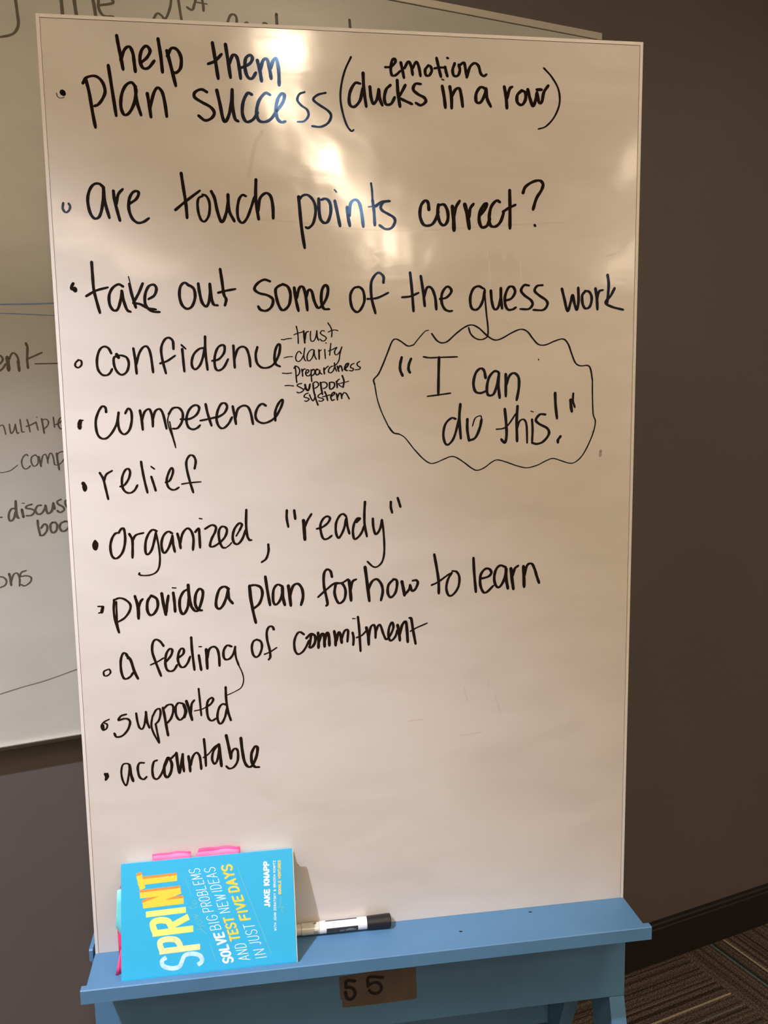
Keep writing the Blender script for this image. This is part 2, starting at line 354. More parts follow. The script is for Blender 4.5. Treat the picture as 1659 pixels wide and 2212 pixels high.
('B', 'handwritten word "confidence" in black marker', 'ink', '353:-3160,8088 -3193,8153 -3248,8171 -3301,8127 -3336,8020 -3334,7899 -3288,7826 -3229,7817 -3187,7846 -3160,7894;355:-3094,8056 -3133,8027 -3131,7932 -3096,7853 -3042,7820 -2982,7861 -2953,7956 -2976,8034 -3042,8061 -3085,8056;507:-3096,8073 -3074,8035;357:-2888,8146 -2874,8016 -2863,7833;358:-2864,7946 -2820,8085 -2765,8162 -2713,8162 -2680,8066 -2660,7848;360:-2395,8137 -2400,8238 -2450,8277 -2503,8247 -2546,8149 -2540,8013 -2502,7832;361:-2569,7957 -2481,7986 -2378,8053;363:-2287,8133 -2280,7993 -2272,7853;287:-2295,8185 -2242,8136;364:-2019,8145 -2075,8135 -2143,8071 -2176,7975 -2166,7901 -2125,7881 -2070,7938 -2027,8052 -2004,8166;365:-1996,8288 -2000,8096 -1981,7872;367:-1921,7983 -1836,8003 -1770,8076 -1755,8150 -1776,8182 -1835,8156 -1877,8068 -1890,7963 -1876,7880 -1833,7862 -1773,7904 -1718,8002;369:-1645,8172 -1641,8022 -1637,7895;370:-1637,8005 -1593,8124 -1530,8159 -1478,8127 -1447,8021 -1438,7906;374:-1341,8152 -1366,8055 -1351,7949 -1291,7892 -1202,7894 -1132,7943 -1071,8049 -1050,8163 -1076,8184 -1114,8107 -1127,7991 -1107,7929 -1058,7903'),
('B', 'small filled bullet left of "competence"', 'ink', '561:-3583,7250 -3596,7207 -3595,7163;281:-3586,7259 -3549,7258'),
('B', 'handwritten word "competence" in black marker', 'ink', '356:-3263,7358 -3268,7411 -3307,7429 -3358,7360 -3397,7238 -3388,7097 -3346,7031 -3278,7026 -3205,7096 -3139,7215 -3111,7347;359:-3111,7347 -3126,7232 -3107,7117 -3052,7072 -2989,7127 -2954,7247 -2956,7361 -2992,7395 -3030,7336;361:-2847,7368 -2831,7244 -2824,7124;361:-2828,7244 -2788,7353 -2726,7380 -2697,7263 -2697,7162;363:-2692,7259 -2658,7356 -2600,7382 -2561,7310 -2528,7132;203:-2488,7318 -2509,7238 -2494,7140 -2454,7005 -2424,6886;203:-2485,7220 -2462,7077 -2426,6915;365:-2491,7318 -2439,7389 -2361,7392 -2317,7323 -2332,7217 -2388,7138 -2451,7130;367:-2346,7249 -2236,7251 -2146,7302 -2107,7382 -2135,7423 -2194,7410 -2249,7340 -2275,7233 -2253,7147 -2198,7116 -2144,7133 -2104,7168;369:-2024,7434 -2004,7318 -1961,7159;369:-2100,7226 -1990,7246 -1882,7271;371:-1892,7258 -1796,7314 -1754,7393 -1778,7442 -1832,7431 -1880,7333 -1893,7226 -1861,7139 -1808,7124 -1744,7178 -1695,7262;372:-1682,7401 -1665,7293 -1648,7173;373:-1652,7257 -1618,7364 -1549,7408 -1487,7389 -1454,7307 -1430,7168;376:-1257,7403 -1306,7427 -1362,7381 -1395,7288 -1376,7216 -1306,7178 -1224,7195 -1141,7251 -1075,7355 -1039,7444 -1049,7477 -1100,7418 -1139,7320 -1141,7208'),
('B', 'small handwritten word "trust" beside "confidence"', 'ink', '190:-1032,8248 -1002,8244 -964,8254 -897,8259;191:-835,8412 -822,8351 -816,8277 -815,8193;191:-868,8305 -819,8325 -758,8340;269:-742,8351 -737,8276 -731,8202;239:-726,8247 -713,8328 -679,8347;192:-652,8347 -657,8291 -651,8231 -621,8222 -589,8268 -572,8354;240:-572,8354 -570,8283 -552,8234;193:-473,8351 -503,8356 -527,8331 -508,8305 -463,8279 -452,8253 -480,8225 -510,8227 -534,8249;193:-425,8454 -392,8402 -375,8349 -381,8275;193:-425,8338 -377,8358 -331,8364 -295,8353'),
('B', 'small handwritten word "clarity" beside "confidence"', 'ink', '191:-1005,8013 -948,8026 -894,8027;192:-779,8066 -806,8094 -837,8068 -854,8016 -844,7975 -814,7965 -779,7993 -751,8045;192:-733,8135 -747,8052 -741,7992 -722,7971;192:-614,8110 -646,8115 -685,8082 -707,8022 -696,7973 -661,7984 -629,8036 -615,8104;193:-612,8104 -608,8036 -586,7989;229:-551,8111 -549,8051 -550,7991;193:-548,8092 -519,8111;193:-475,8114 -472,8058 -468,7999;193:-458,8199 -453,8194;193:-393,8191 -402,8125 -412,8041;194:-429,8095 -383,8110 -337,8133 -317,8139 -345,8094 -340,8053 -312,8049 -276,8090 -250,8146;194:-250,8146 -277,8056 -290,7981 -322,7928 -353,7906'),
('B', 'small handwritten word "preparedness" beside "confidence"', 'ink', '209:-1030,7818 -977,7813 -910,7819;210:-864,7907 -857,7828 -854,7753 -848,7694;210:-880,7880 -857,7905 -823,7888 -806,7843 -822,7798 -857,7774;210:-780,7865 -773,7820 -770,7773;210:-772,7835 -756,7865 -729,7866;211:-727,7808 -696,7827 -689,7849 -710,7857 -730,7823 -721,7785 -689,7780 -662,7804;211:-658,7856 -659,7788 -653,7705;211:-657,7837 -626,7863 -610,7833 -626,7796 -651,7777;242:-564,7855 -586,7863 -604,7825 -590,7791 -559,7801 -545,7847;212:-546,7847 -542,7817 -517,7798;242:-490,7877 -491,7839 -486,7801;212:-489,7847 -465,7877 -430,7903;212:-388,7899 -419,7876 -432,7831 -405,7814 -372,7838 -351,7887;212:-352,7940 -344,7883 -326,7834;182:-388,7899 -353,7906;243:-315,7898 -306,7860 -297,7833;243:-304,7860 -280,7905 -261,7888 -249,7838;274:-226,7859 -182,7897 -169,7933 -195,7925 -215,7888 -208,7850 -181,7841;214:-93,7934 -130,7915 -140,7881 -105,7865 -120,7837 -160,7842;214:-18,7959 -52,7935 -47,7903 -14,7880 -26,7857 -85,7849'),
('B', 'small handwritten word "support" beside "confidence"', 'ink', '216:-1004,7657 -951,7658 -891,7651;211:-783,7683 -829,7674 -843,7653 -800,7628 -763,7601 -786,7575 -825,7562 -853,7572;302:-742,7665 -732,7616 -710,7589 -690,7615 -678,7672;302:-747,7616 -702,7596;254:-638,7679 -633,7599 -618,7523 -602,7462 -580,7399;212:-640,7681 -607,7701 -577,7691 -566,7659 -592,7629 -625,7614;273:-540,7690 -531,7613 -518,7537;212:-537,7685 -500,7697 -464,7684 -454,7650 -479,7621 -508,7612;243:-422,7687 -421,7615 -395,7605 -359,7641 -361,7682 -393,7694 -422,7687;256:-331,7701 -324,7663 -323,7621;213:-328,7674 -315,7715 -290,7732;256:-252,7775 -232,7707 -244,7625;183:-316,7671 -254,7683 -167,7703;183:-301,7663 -278,7640 -248,7628'),
('B', 'small handwritten word "system" beside "confidence"', 'ink', '211:-703,7558 -745,7540 -758,7508 -712,7492 -696,7475 -727,7452 -753,7457;212:-687,7533 -668,7486 -644,7455 -622,7489 -613,7538;212:-538,7550 -572,7524 -574,7501 -528,7487 -504,7468 -535,7449 -571,7454;243:-486,7570 -466,7521 -452,7456;213:-520,7505 -474,7516 -420,7529;244:-412,7503 -367,7534 -356,7561 -387,7551 -409,7504 -396,7458 -363,7467;244:-334,7541 -326,7495 -322,7461;244:-322,7492 -296,7547 -273,7539 -265,7479;214:-267,7502 -240,7551 -211,7549 -188,7516 -166,7472'),
('B', 'wavy speech cloud outline around "I can do this!"', 'ink', '271:948,8311 1016,8222 1085,8190 1164,8212 1273,8306 1391,8391 1491,8422 1590,8380 1710,8275 1810,8223 1910,8246 2050,8321 2171,8363 2262,8330 2334,8243 2416,8162 2518,8155 2640,8203 2763,8231 2836,8163 2889,8027 2943,7910 3016,7870 3120,7873 3162,7819 3190,7672;223:3190,7672 3194,7474 3209,7217 3242,7116 3220,6977 3149,6799 3057,6640 2953,6553 2869,6545 2764,6578 2638,6615 2535,6584 2411,6527 2266,6497 2121,6529 1957,6589 1844,6616 1763,6584 1671,6518 1569,6481 1488,6513 1367,6605 1266,6667 1196,6678 1106,6647 985,6599 905,6598 806,6669 688,6798;189:688,6798 571,6947 493,6997;275:493,6997 415,7018 348,7106;186:348,7106 263,7290 207,7463 175,7653;247:175,7653 163,7719 222,7785 272,7879 352,8066 412,8207 461,8244 528,8216 624,8153 703,8167;187:703,8167 781,8261 860,8342 909,8355'),
('B', 'handwritten word "I" in black marker', 'ink', '410:541,8005 519,7914 520,7838 550,7766;411:666,7985 637,7913 631,7847 650,7806;314:834,8010 916,7997 1034,8000 1295,8006;316:883,7490 1031,7507 1200,7528;410:1044,8000 1037,7775 1031,7507'),
('B', 'handwritten word "can" in black marker', 'ink', '422:1682,7725 1660,7822 1610,7849 1546,7789 1514,7654 1540,7548 1610,7522 1682,7546;424:1861,7801 1801,7809 1730,7729 1700,7594 1717,7497 1791,7505 1841,7631 1871,7785;426:1867,7785 1860,7630 1878,7455;427:1962,7768 1963,7629 1963,7474;428:1969,7629 2013,7745 2078,7783 2141,7724 2146,7588 2116,7422'),
('B', 'handwritten word "do" in black marker', 'ink', '383:1268,7184 1208,7195 1128,7119 1097,6984 1119,6866 1167,6842 1237,6922 1288,7077 1318,7212;422:1333,7377 1318,7193 1338,6920;424:1429,7175 1428,7035 1452,6888;425:1452,6888 1539,6925 1600,7051 1626,7168;225:1626,7168 1614,7217 1539,7189 1499,7082'),
('B', 'handwritten word "this!" in black marker', 'ink', '293:1833,7032 1935,7044 2006,7097 2117,7256;429:1950,7302 1971,7102 1976,6945 1952,6847 1902,6895;431:2129,7338 2118,7138 2126,6866;327:2125,7036 2159,7134 2220,7156 2258,7077 2268,6839;197:2318,7268 2355,7256;361:2335,7154 2344,7016 2338,6857;435:2524,7219 2446,7221 2389,7149 2436,7093 2551,7031 2576,6951 2501,6854 2408,6820 2336,6838;195:2418,7965 2422,7953;436:2659,7506 2667,7345 2690,7163;439:2743,6916 2708,6869 2707,6833;465:2882,7410 2889,7321 2901,7254;332:2918,7498 2915,7400 2942,7311'),
('B', 'small filled bullet left of "relief"', 'ink', '567:-3594,6459 -3578,6427 -3574,6380;453:-3591,6416 -3580,6370'),
('B', 'handwritten word "relief" in black marker', 'ink', '342:-3384,6588 -3345,6509 -3323,6393 -3298,6249;342:-3334,6494 -3303,6567 -3229,6612;345:-3142,6405 -3090,6422 -3033,6499 -3009,6585 -3030,6631 -3073,6608 -3112,6516 -3114,6401 -3078,6335 -3019,6320 -2965,6353 -2926,6417;346:-2866,6717 -2857,6624 -2834,6465 -2805,6316;348:-2748,6520 -2724,6432 -2701,6339;260:-2744,6652 -2704,6619;350:-2572,6442 -2522,6462 -2484,6534 -2471,6598 -2493,6625 -2532,6557 -2557,6471 -2546,6391 -2506,6349 -2457,6344 -2406,6373;352:-2198,6612 -2180,6706 -2205,6772 -2254,6780 -2297,6709 -2297,6608 -2266,6447 -2228,6301;294:-2369,6414 -2262,6428 -2123,6436'),
('B', 'small filled bullet left of "organized"', 'ink', '315:-3491,5716 -3515,5670 -3507,5609 -3480,5608 -3467,5676 -3491,5716;459:-3494,5699 -3495,5626'),
('B', 'handwritten word "organized" in black marker', 'ink', '364:-3185,5809 -3237,5798 -3280,5734 -3306,5632 -3294,5515 -3250,5473 -3193,5503 -3144,5582 -3116,5712 -3122,5844 -3150,5863 -3190,5815;366:-3060,5786 -3028,5709 -3029,5592 -3037,5474;366:-3026,5694 -2980,5768 -2881,5794;368:-2714,5811 -2766,5830 -2818,5781 -2861,5673 -2868,5541 -2838,5510 -2790,5567 -2752,5683 -2726,5792;293:-2726,5792 -2702,5637 -2690,5474 -2705,5341 -2751,5266 -2838,5233 -2937,5236 -2964,5252;351:-2964,5252 -2959,5267;370:-2519,5774 -2570,5799 -2629,5751 -2662,5650 -2653,5546 -2621,5523 -2565,5602 -2521,5732;371:-2520,5743 -2514,5629 -2497,5529;372:-2454,5767 -2434,5670 -2421,5573;373:-2424,5640 -2387,5768 -2327,5831 -2278,5797 -2252,5692 -2265,5544;374:-2225,5780 -2181,5825 -2174,5733 -2172,5570;249:-2167,5957 -2130,5950;376:-2099,5816 -2011,5863 -1959,5836 -1971,5770 -2018,5683 -2043,5592 -2001,5578 -1927,5620 -1852,5691 -1817,5779 -1839,5830 -1890,5833 -1924,5768 -1918,5649 -1886,5566 -1843,5553;240:-1843,5553 -1794,5587 -1763,5620;271:-1699,5707 -1650,5787;379:-1650,5787 -1621,5853 -1657,5873 -1717,5804 -1746,5701 -1731,5619 -1681,5599 -1621,5667 -1573,5784;380:-1556,6048 -1566,5858 -1557,5709 -1530,5648 -1501,5644'),
('B', 'handwritten word comma in black marker', 'ink', '366:-1285,5576 -1285,5484 -1319,5387 -1380,5341'),
('B', 'handwritten word "ready" in black marker', 'ink', '366:-1027,6022 -1032,5920 -1014,5802;398:-930,6019 -919,5906;492:-811,5879 -804,5754 -799,5622;369:-794,5793 -759,5877 -703,5963;372:-639,5761 -567,5778 -489,5834 -457,5899 -498,5924 -551,5889 -587,5812 -581,5706 -551,5625 -498,5621 -438,5661;374:-240,5915 -281,5948 -330,5921 -376,5830 -382,5711 -354,5627 -314,5662 -269,5760 -243,5878;375:-236,5891 -229,5798 -201,5680;376:-99,5830 -55,5878 -92,5879 -135,5808 -153,5702 -137,5606 -90,5620 -36,5685 2,5776;377:18,6100 7,5948 8,5789 36,5631;317:246,5847 261,5713 271,5539 266,5378 234,5269 169,5210 109,5216 37,5287;379:120,5871 125,5758 152,5660 190,5682 225,5754 242,5850;379:369,6088 368,6015 385,5942;380:463,6139 480,6084 499,6017'),
('B', 'small hooked bullet left of "provide a plan"', 'ink', '290:-3505,4851 -3441,4848;464:-3443,4840 -3461,4771;290:-3461,4771 -3500,4762'),
('B', 'handwritten word "provide" in black marker', 'ink', '350:-3296,4929 -3309,4781 -3294,4631 -3258,4488;351:-3305,4921 -3230,4948 -3155,4922 -3097,4854 -3110,4770 -3177,4681 -3259,4633;263:-3271,4900 -3274,4779 -3273,4611 -3257,4498;411:-3033,4962 -3006,4840 -3001,4662;441:-2996,4821 -3000,4671;411:-2993,4820 -2963,4890 -2935,4920;413:-2826,4961 -2874,4889 -2885,4777 -2856,4704 -2802,4716 -2750,4808 -2757,4911 -2822,4961;444:-2691,4982 -2675,4841 -2651,4695;415:-2646,4727 -2626,4857 -2607,4950;249:-2551,5052 -2504,5046;416:-2543,4984 -2534,4871 -2530,4730;417:-2355,5022 -2414,4987 -2463,4887 -2464,4755 -2427,4689 -2370,4769 -2341,4918;448:-2347,5078 -2341,4918 -2318,4785;420:-2318,4785 -2272,4726 -2226,4742 -2175,4881 -2162,4984 -2205,5020 -2253,4951 -2268,4829 -2235,4743 -2180,4728'),
('B', 'handwritten word "a" in black marker', 'ink', '423:-1822,5001 -1879,5034 -1944,5002 -1988,4881 -1996,4777 -1958,4737 -1907,4782 -1857,4893 -1829,5005;424:-1834,5006 -1826,4873 -1778,4802'),
('B', 'handwritten word "plan" in black marker', 'ink', '305:-1559,5020 -1547,4839 -1519,4695;428:-1550,5029 -1537,4858 -1516,4685 -1484,4521;428:-1546,5029 -1476,5035 -1404,4999 -1385,4907 -1426,4785 -1502,4719;429:-1338,5142 -1318,4961 -1288,4753;400:-1113,4999 -1181,5027 -1235,4957 -1244,4805 -1208,4755 -1150,4819 -1115,4932;463:-1117,4985 -1114,4855 -1091,4743;464:-1037,5004 -1024,4870 -1011,4731;434:-1018,4870 -974,4997 -908,5025 -857,4957 -845,4842 -875,4732'),
('B', 'handwritten word "for" in black marker', 'ink', '376:-642,4830 -532,4924 -412,5010 -323,5006 -230,5056;413:-449,5100 -467,5177 -515,5203 -556,5141 -560,4982 -530,4820 -517,4729 -537,4704;415:-403,4984 -419,4875 -388,4763 -345,4730 -285,4788 -270,4907 -314,5000 -388,5003;473:-218,5035 -207,4924 -196,4759;417:-203,4904 -171,5019 -119,5050'),
('B', 'handwritten word "how" in black marker', 'ink', '476:3,5211 23,5034 54,4740;421:41,4892 93,5006 163,5037 222,4964 240,4862 214,4742;423:393,5026 321,4949 310,4838 349,4775 410,4829 438,4933 433,5010 383,5027;483:507,4986 526,4888 541,4794;425:545,4806 602,4868 623,4924;420:619,4932 646,4852 693,4876 728,4959 704,4997 654,4993'),
('B', 'handwritten word "to" in black marker', 'ink', '358:919,4918 1009,4956 1142,5045 1203,5075;429:961,5343 994,5150 1019,4966 1020,4798;393:1203,5075 1148,4980 1127,4858 1161,4761 1223,4772 1295,4871 1312,5003 1275,5086 1210,5103'),
('B', 'handwritten word "learn" in black marker', 'ink', '435:1512,5269 1522,5064 1546,4792;437:1608,4974 1718,4998 1766,5049 1739,5105 1677,5108 1615,5029 1608,4896 1646,4792 1698,4779 1795,4867;439:1971,5121 1894,5149 1832,5091 1807,4969 1833,4865 1885,4846 1947,4942 1982,5084;500:1978,5094 1978,4961 2004,4819;501:2047,5097 2062,4957 2084,4807;441:2072,4997 2103,5095 2153,5134;503:2228,5120 2234,4990 2239,4830;444:2240,4990 2281,5132 2344,5154 2386,5086 2419,4981 2456,4876'),
('B', 'small open bullet left of "a feeling of commitment"', 'ink', '282:-3439,3995 -3479,3973 -3477,3921 -3438,3915 -3397,3952 -3407,3997 -3442,3995'),
('B', 'handwritten word "a" in black marker', 'ink', '366:-3164,4133 -3181,4192 -3223,4203 -3256,4114 -3260,3980 -3237,3878 -3199,3856 -3143,3886 -3108,3937;414:-3182,4179 -3131,4106 -3092,3953 -3050,3849'),
('B', 'handwritten word "feeling" in black marker', 'ink', '298:-2880,4026 -2787,4064 -2708,4110;369:-2702,4277 -2742,4338 -2796,4366 -2837,4322 -2849,4206 -2815,4069 -2752,3868;371:-2671,4064 -2608,4144 -2592,4215 -2628,4226 -2671,4161 -2689,4045 -2673,3951 -2627,3923 -2578,3941 -2538,4005;373:-2510,4104 -2452,4151 -2443,4211 -2478,4221 -2512,4160 -2524,4068 -2496,3982 -2449,3969 -2399,4023 -2363,4108;374:-2339,4368 -2335,4191 -2315,3923;375:-2250,4118 -2239,4016 -2227,3914;254:-2244,4236 -2208,4234;424:-2151,4193 -2148,4061 -2146,3929;377:-2139,4078 -2111,4191 -2053,4225 -2006,4188 -1986,4085 -1985,3956;379:-1816,4214 -1875,4231 -1921,4166 -1925,4073 -1891,4037 -1833,4059 -1787,4132 -1768,4207;197:-1732,3950 -1690,3845 -1674,3741 -1707,3640 -1794,3586 -1902,3542;306:-1771,4208 -1766,4071 -1732,3950'),
('B', 'handwritten word "of" in black marker', 'ink', '370:-1480,4290 -1527,4263 -1549,4183 -1536,4088 -1499,4047 -1451,4077 -1415,4175 -1426,4257 -1480,4290;279:-1384,4079 -1309,4107 -1216,4163;371:-1249,4417 -1267,4455 -1314,4453 -1344,4382 -1340,4268 -1313,4137 -1308,4038 -1331,4001'),
('B', 'handwritten word "commitment" in black marker', 'ink', '375:-846,4324 -900,4360 -945,4327 -979,4231 -975,4116 -937,4055 -873,4080 -818,4156 -781,4235;439:-815,4270 -751,4324 -696,4288 -703,4198 -747,4138 -784,4146;376:-751,4307 -771,4161;440:-655,4334 -650,4228 -655,4126;441:-645,4211 -608,4315 -576,4289 -571,4138;442:-572,4207 -536,4328 -510,4285 -505,4150;443:-435,4343 -421,4247 -420,4145;444:-411,4205 -376,4323 -350,4284 -336,4176;381:-334,4242 -295,4338 -247,4344 -258,4188;382:-184,4307 -172,4233 -179,4137;254:-181,4506 -143,4504;319:-132,4237 -55,4267 15,4340;383:-107,4525 -94,4376 -87,4211 -80,4045;448:6,4370 30,4254 35,4129;384:36,4220 64,4367 112,4401 132,4314 130,4218;387:131,4297 174,4394 206,4379 237,4275 279,4190 334,4244 380,4349 364,4425 323,4356 309,4237 341,4166 404,4219 436,4313;453:439,4379 457,4279 469,4162;454:468,4253 504,4379 554,4422 569,4305 578,4135;422:603,4473 631,4459 654,4301 688,4102;293:616,4283 704,4328 856,4386'),
('B', 'small curled bullet left of "supported"', 'ink', '272:-3447,3318 -3519,3283 -3552,3229 -3533,3175 -3490,3192 -3476,3247 -3513,3271;295:-3529,3243 -3523,3186'),
('B', 'handwritten word "supported" in black marker', 'ink', '357:-3225,3371 -3295,3352 -3328,3296 -3258,3312 -3203,3300 -3183,3250 -3218,3155 -3290,3079 -3366,3068 -3392,3119;329:-3098,3374 -3088,3267 -3066,3176 -3029,3154 -2995,3228 -2969,3384;360:-2972,3384 -2963,3250 -2937,3163;301:-2888,3326 -2910,3197 -2885,3080 -2821,2941;301:-2854,3209 -2835,3060 -2818,2952;331:-2888,3318 -2839,3403 -2793,3413 -2783,3351 -2811,3255 -2859,3206;392:-2749,3426 -2731,3298 -2716,3166 -2699,3038;362:-2739,3413 -2684,3461 -2626,3457 -2614,3387 -2649,3276 -2703,3211;363:-2490,3468 -2548,3477 -2585,3415 -2579,3303 -2536,3241 -2480,3280;485:-2477,3279 -2454,3359 -2476,3451;425:-2440,3497 -2407,3372 -2375,3229;365:-2389,3322 -2373,3449 -2335,3503;304:-2272,3657 -2263,3493 -2252,3284;244:-2339,3354 -2245,3369 -2174,3402;367:-2182,3397 -2119,3437 -2086,3494 -2108,3520 -2156,3482 -2175,3389 -2165,3256 -2121,3200 -2057,3229;369:-1910,3403 -1964,3423 -2013,3374 -2040,3264 -2028,3172 -1990,3153 -1940,3240 -1907,3369;369:-1916,3654 -1915,3485 -1898,3319 -1864,3188'),
('B', 'small filled bullet left of "accountable"', 'ink', '417:-3540,2562 -3527,2516 -3538,2484;358:-3514,2565 -3509,2520 -3539,2480'),
('B', 'handwritten word "accountable" in black marker', 'ink', '300:-3216,2667 -3258,2688 -3309,2671 -3332,2574 -3320,2458 -3282,2380 -3256,2436 -3231,2566 -3216,2663;421:-3220,2655 -3208,2531 -3184,2433;362:-3030,2678 -3091,2679 -3117,2606 -3100,2488 -3049,2448 -3006,2480;364:-2860,2700 -2904,2679 -2928,2573 -2918,2465 -2873,2436 -2825,2482 -2777,2577 -2723,2689;426:-2721,2722 -2769,2610 -2770,2494 -2734,2449 -2687,2520 -2670,2635 -2706,2721 -2729,2714;365:-2603,2779 -2692,2695;427:-2603,2782 -2594,2645 -2577,2502;428:-2574,2502 -2549,2600 -2519,2760;367:-2522,2760 -2522,2623 -2514,2514;398:-2446,2724 -2436,2616 -2431,2507;368:-2421,2598 -2389,2712 -2341,2766 -2301,2721 -2289,2620 -2284,2528;369:-2232,2948 -2223,2781 -2220,2568;277:-2251,2689 -2178,2736 -2097,2829 -2036,2866;371:-2041,2863 -2111,2772 -2135,2658 -2103,2588 -2062,2652 -2035,2800;433:-2036,2858 -2024,2699 -2014,2547;434:-1935,2978 -1903,2789 -1884,2646;373:-1884,2646 -1868,2736 -1827,2783 -1789,2747 -1794,2613 -1846,2525 -1910,2505 -1951,2542;438:-1740,2926 -1727,2742 -1701,2580 -1653,2509 -1597,2526 -1542,2643 -1520,2759 -1540,2794 -1572,2768 -1607,2682 -1603,2564 -1566,2502 -1507,2492'),
('W', 'large curved tail of a letter in faded marker', 'fade', '460:997,19989 1016,19804 1029,19616 1031,19458 954,19326 794,19258 670,19240'),
('W', 'handwritten word "the" in faded brown marker', 'fade', '549:1657,20036 1672,19910 1679,19692;556:1859,20037 1869,19877 1886,19711;564:2110,20111 2151,19955 2173,19746;500:2216,19926 2438,19995 2425,20065;498:2242,20100 2221,19901 2292,19788 2445,19798'),
('W', 'handwritten word "21st" in faded brown marker', 'fade', '450:3063,19854 3127,19951 3187,19937 3256,19890 3335,20061 3372,20253;457:3466,20335 3491,20103 3518,19897;462:3772,20301 3737,20183 3697,20095 3611,20122;311:3775,20223 3952,20224;467:3863,20299 3884,20183 3884,20111'),
('W', 'handwritten tops of hidden letters in faded brown marker', 'fade', '480:4269,19949 4320,20089 4378,20133 4434,20096 4436,19957;405:4544,19984 4603,20042 4652,20014;412:4886,20036 4914,20082 4992,20059;583:5136,20251 5141,20053;536:6481,20366 6495,20194'),
('W', 'two thin blue marker lines across the wall board', 'fadeblue', '326:448,15305 682,15315 864,15322 1281,15346 1709,15366;217:439,15171 673,15171 854,15166 1289,15157 1600,15149'),
('W', 'handwritten letters "ent" in faded brown marker', 'fade', '364:387,14391 442,14401 487,14468 459,14521 423,14516;365:407,14275 473,14324 523,14396;601:552,14498 559,14391 562,14299;369:577,14469 624,14556 669,14556 706,14489 713,14382;472:707,14440 711,14362 714,14289;407:837,14718 856,14655 846,14538 840,14440 845,14333;341:836,14472 942,14519 1068,14578'),
('W', 'short dark dash on the wall board', 'fadedark', '235:949,14401 1083,14402 1414,14409'),
('W', 'handwritten word "multiple" in faded grey marker', 'fade', '240:322,13414 378,13436 420,13445 440,13390 453,13301;243:516,13457 519,13388 532,13314 573,13357 603,13455;244:603,13455 614,13346 626,13311 649,13323;245:676,13527 683,13423 693,13334 727,13334;246:779,13524 799,13430 812,13330;301:761,13416 828,13439 905,13477;248:910,13481 920,13426 932,13354;206:921,13559 933,13558;305:997,13529 1009,13424 1021,13303;250:995,13499 1048,13525 1091,13497 1085,13432 1020,13362;252:1173,13552 1178,13479 1182,13391;281:1204,13434 1272,13467 1315,13536 1277,13537 1244,13468 1245,13407 1271,13366 1314,13370'),
('W', 'handwritten letters "comp" in faded grey marker', 'fade', '246:755,12951 732,12974 685,12936 656,12857 670,12776 705,12742 748,12757 784,12791;248:863,12961 815,12932 797,12871 816,12799 852,12783 897,12826 903,12916 868,12961;347:917,12926 932,12855 941,12775;251:949,12824 974,12933 1016,12962 1039,12910 1048,12819;252:1047,12860 1081,12967 1114,12968 1134,12906 1146,12789;352:1190,12970 1197,12853 1213,12708;254:1194,12949 1244,12991 1311,12988 1321,12919 1263,12830 1198,12777;211:1146,12789 1222,12776;175:276,12711 330,12705 384,12705 477,12726 545,12772 595,12810'),
('W', 'handwritten letters "discuss" in faded brown marker', 'fade', '350:228,11999 315,11992;374:503,12120 456,12113 416,12038 415,11947 448,11926 488,11972 513,12061;444:529,12235 525,12101 536,11989 557,11962;446:612,12095 620,12033 628,11972;206:619,12198 660,12195;359:769,12171 691,12150 677,12113 753,12095 799,12057 751,11994 671,11992;363:907,12146 850,12140 813,12071 842,12008 899,12012 945,12072 973,12137;422:968,12137 979,12049 1008,12006 1063,12054 1091,12170;423:1091,12165 1105,12074;369:1210,12222 1153,12192 1165,12145 1234,12099 1248,12046 1186,12009 1141,12043;371:1343,12221 1279,12194 1279,12122 1334,12056'),
('W', 'handwritten letters "boo" in faded brown marker', 'fade', '391:835,11901 838,11803 859,11669;393:853,11659 905,11657 962,11722 973,11803 931,11835 879,11775;396:1059,11854 1025,11820 1026,11727 1060,11685 1110,11721 1127,11802 1099,11851 1059,11854;400:1254,11860 1184,11829 1166,11758 1196,11702 1255,11709 1307,11768 1301,11841 1254,11860'),
('W', 'handwritten letters "ons" in faded brown marker', 'fade', '313:189,11045 272,11023 310,10965 287,10896 216,10864;411:357,11071 371,10993 376,10884;317:380,10941 421,11053 477,11071 507,10979 498,10860;319:612,11101 540,11079 520,11015 606,11017 678,10982 666,10911 580,10854 519,10880'),
('W', 'long thin rising marker line on the wall board', 'fadeline', '228:-2,9103 92,9113 410,9175 815,9240 1298,9356 1570,9417'),
('B', 'faint pale ghost of erased writing', 'ghost', '268:-438,9456 -534,9406 -504,9315 -438,9242 -550,9168;269:-364,9384 -393,9250 -318,9209 -269,9373 -237,9214;270:-86,9411 -154,9337 -156,9215 -75,9201;271:62,9449 -23,9382 -49,9240 24,9211 94,9290 122,9425 45,9363 62,9204;273:282,9378 179,9328 254,9242 164,9178;274:461,9342 345,9292 434,9207 317,9169'),
('B', 'faint pale ghost letters right of the erased word', 'ghost', '251:1517,9277 1549,9422 1628,9452 1681,9291;252:1702,9303 1729,9428 1814,9454 1910,9400 1921,9267;253:1729,9253 1746,8939;254:1948,9280 1969,9431 2049,9452 2098,9306;256:2157,9256 2175,8940;257:2642,9437 2372,9334 2427,9271 2617,9285;260:2913,9579 2923,9262;264:3518,9599 3506,9138;263:3289,9316 3468,9348 3325,9304 3309,9245 3470,9266;257:2013,8545 1986,8455 2148,8494'),
('B', 'faint grey curved wipe line through the second line', 'smear', '297:-2738,9778 -2177,9781 -1724,9760 -799,9711 -89,9640 758,9627 1687,9692 2766,9760'),
('B', 'faint grey wipe mark under the first line', 'smear', '516:-1194,10799 -1279,10653 -1325,10486 -1373,10263'),
('B', 'faint grey smudges low on the right', 'smear', '304:1737,3523 1723,3401;306:1814,3303 1866,3145 1907,3008;304:1317,2729 1469,2738 1632,2754;297:587,2993 786,3002;301:1379,3425 1419,3238'),
]
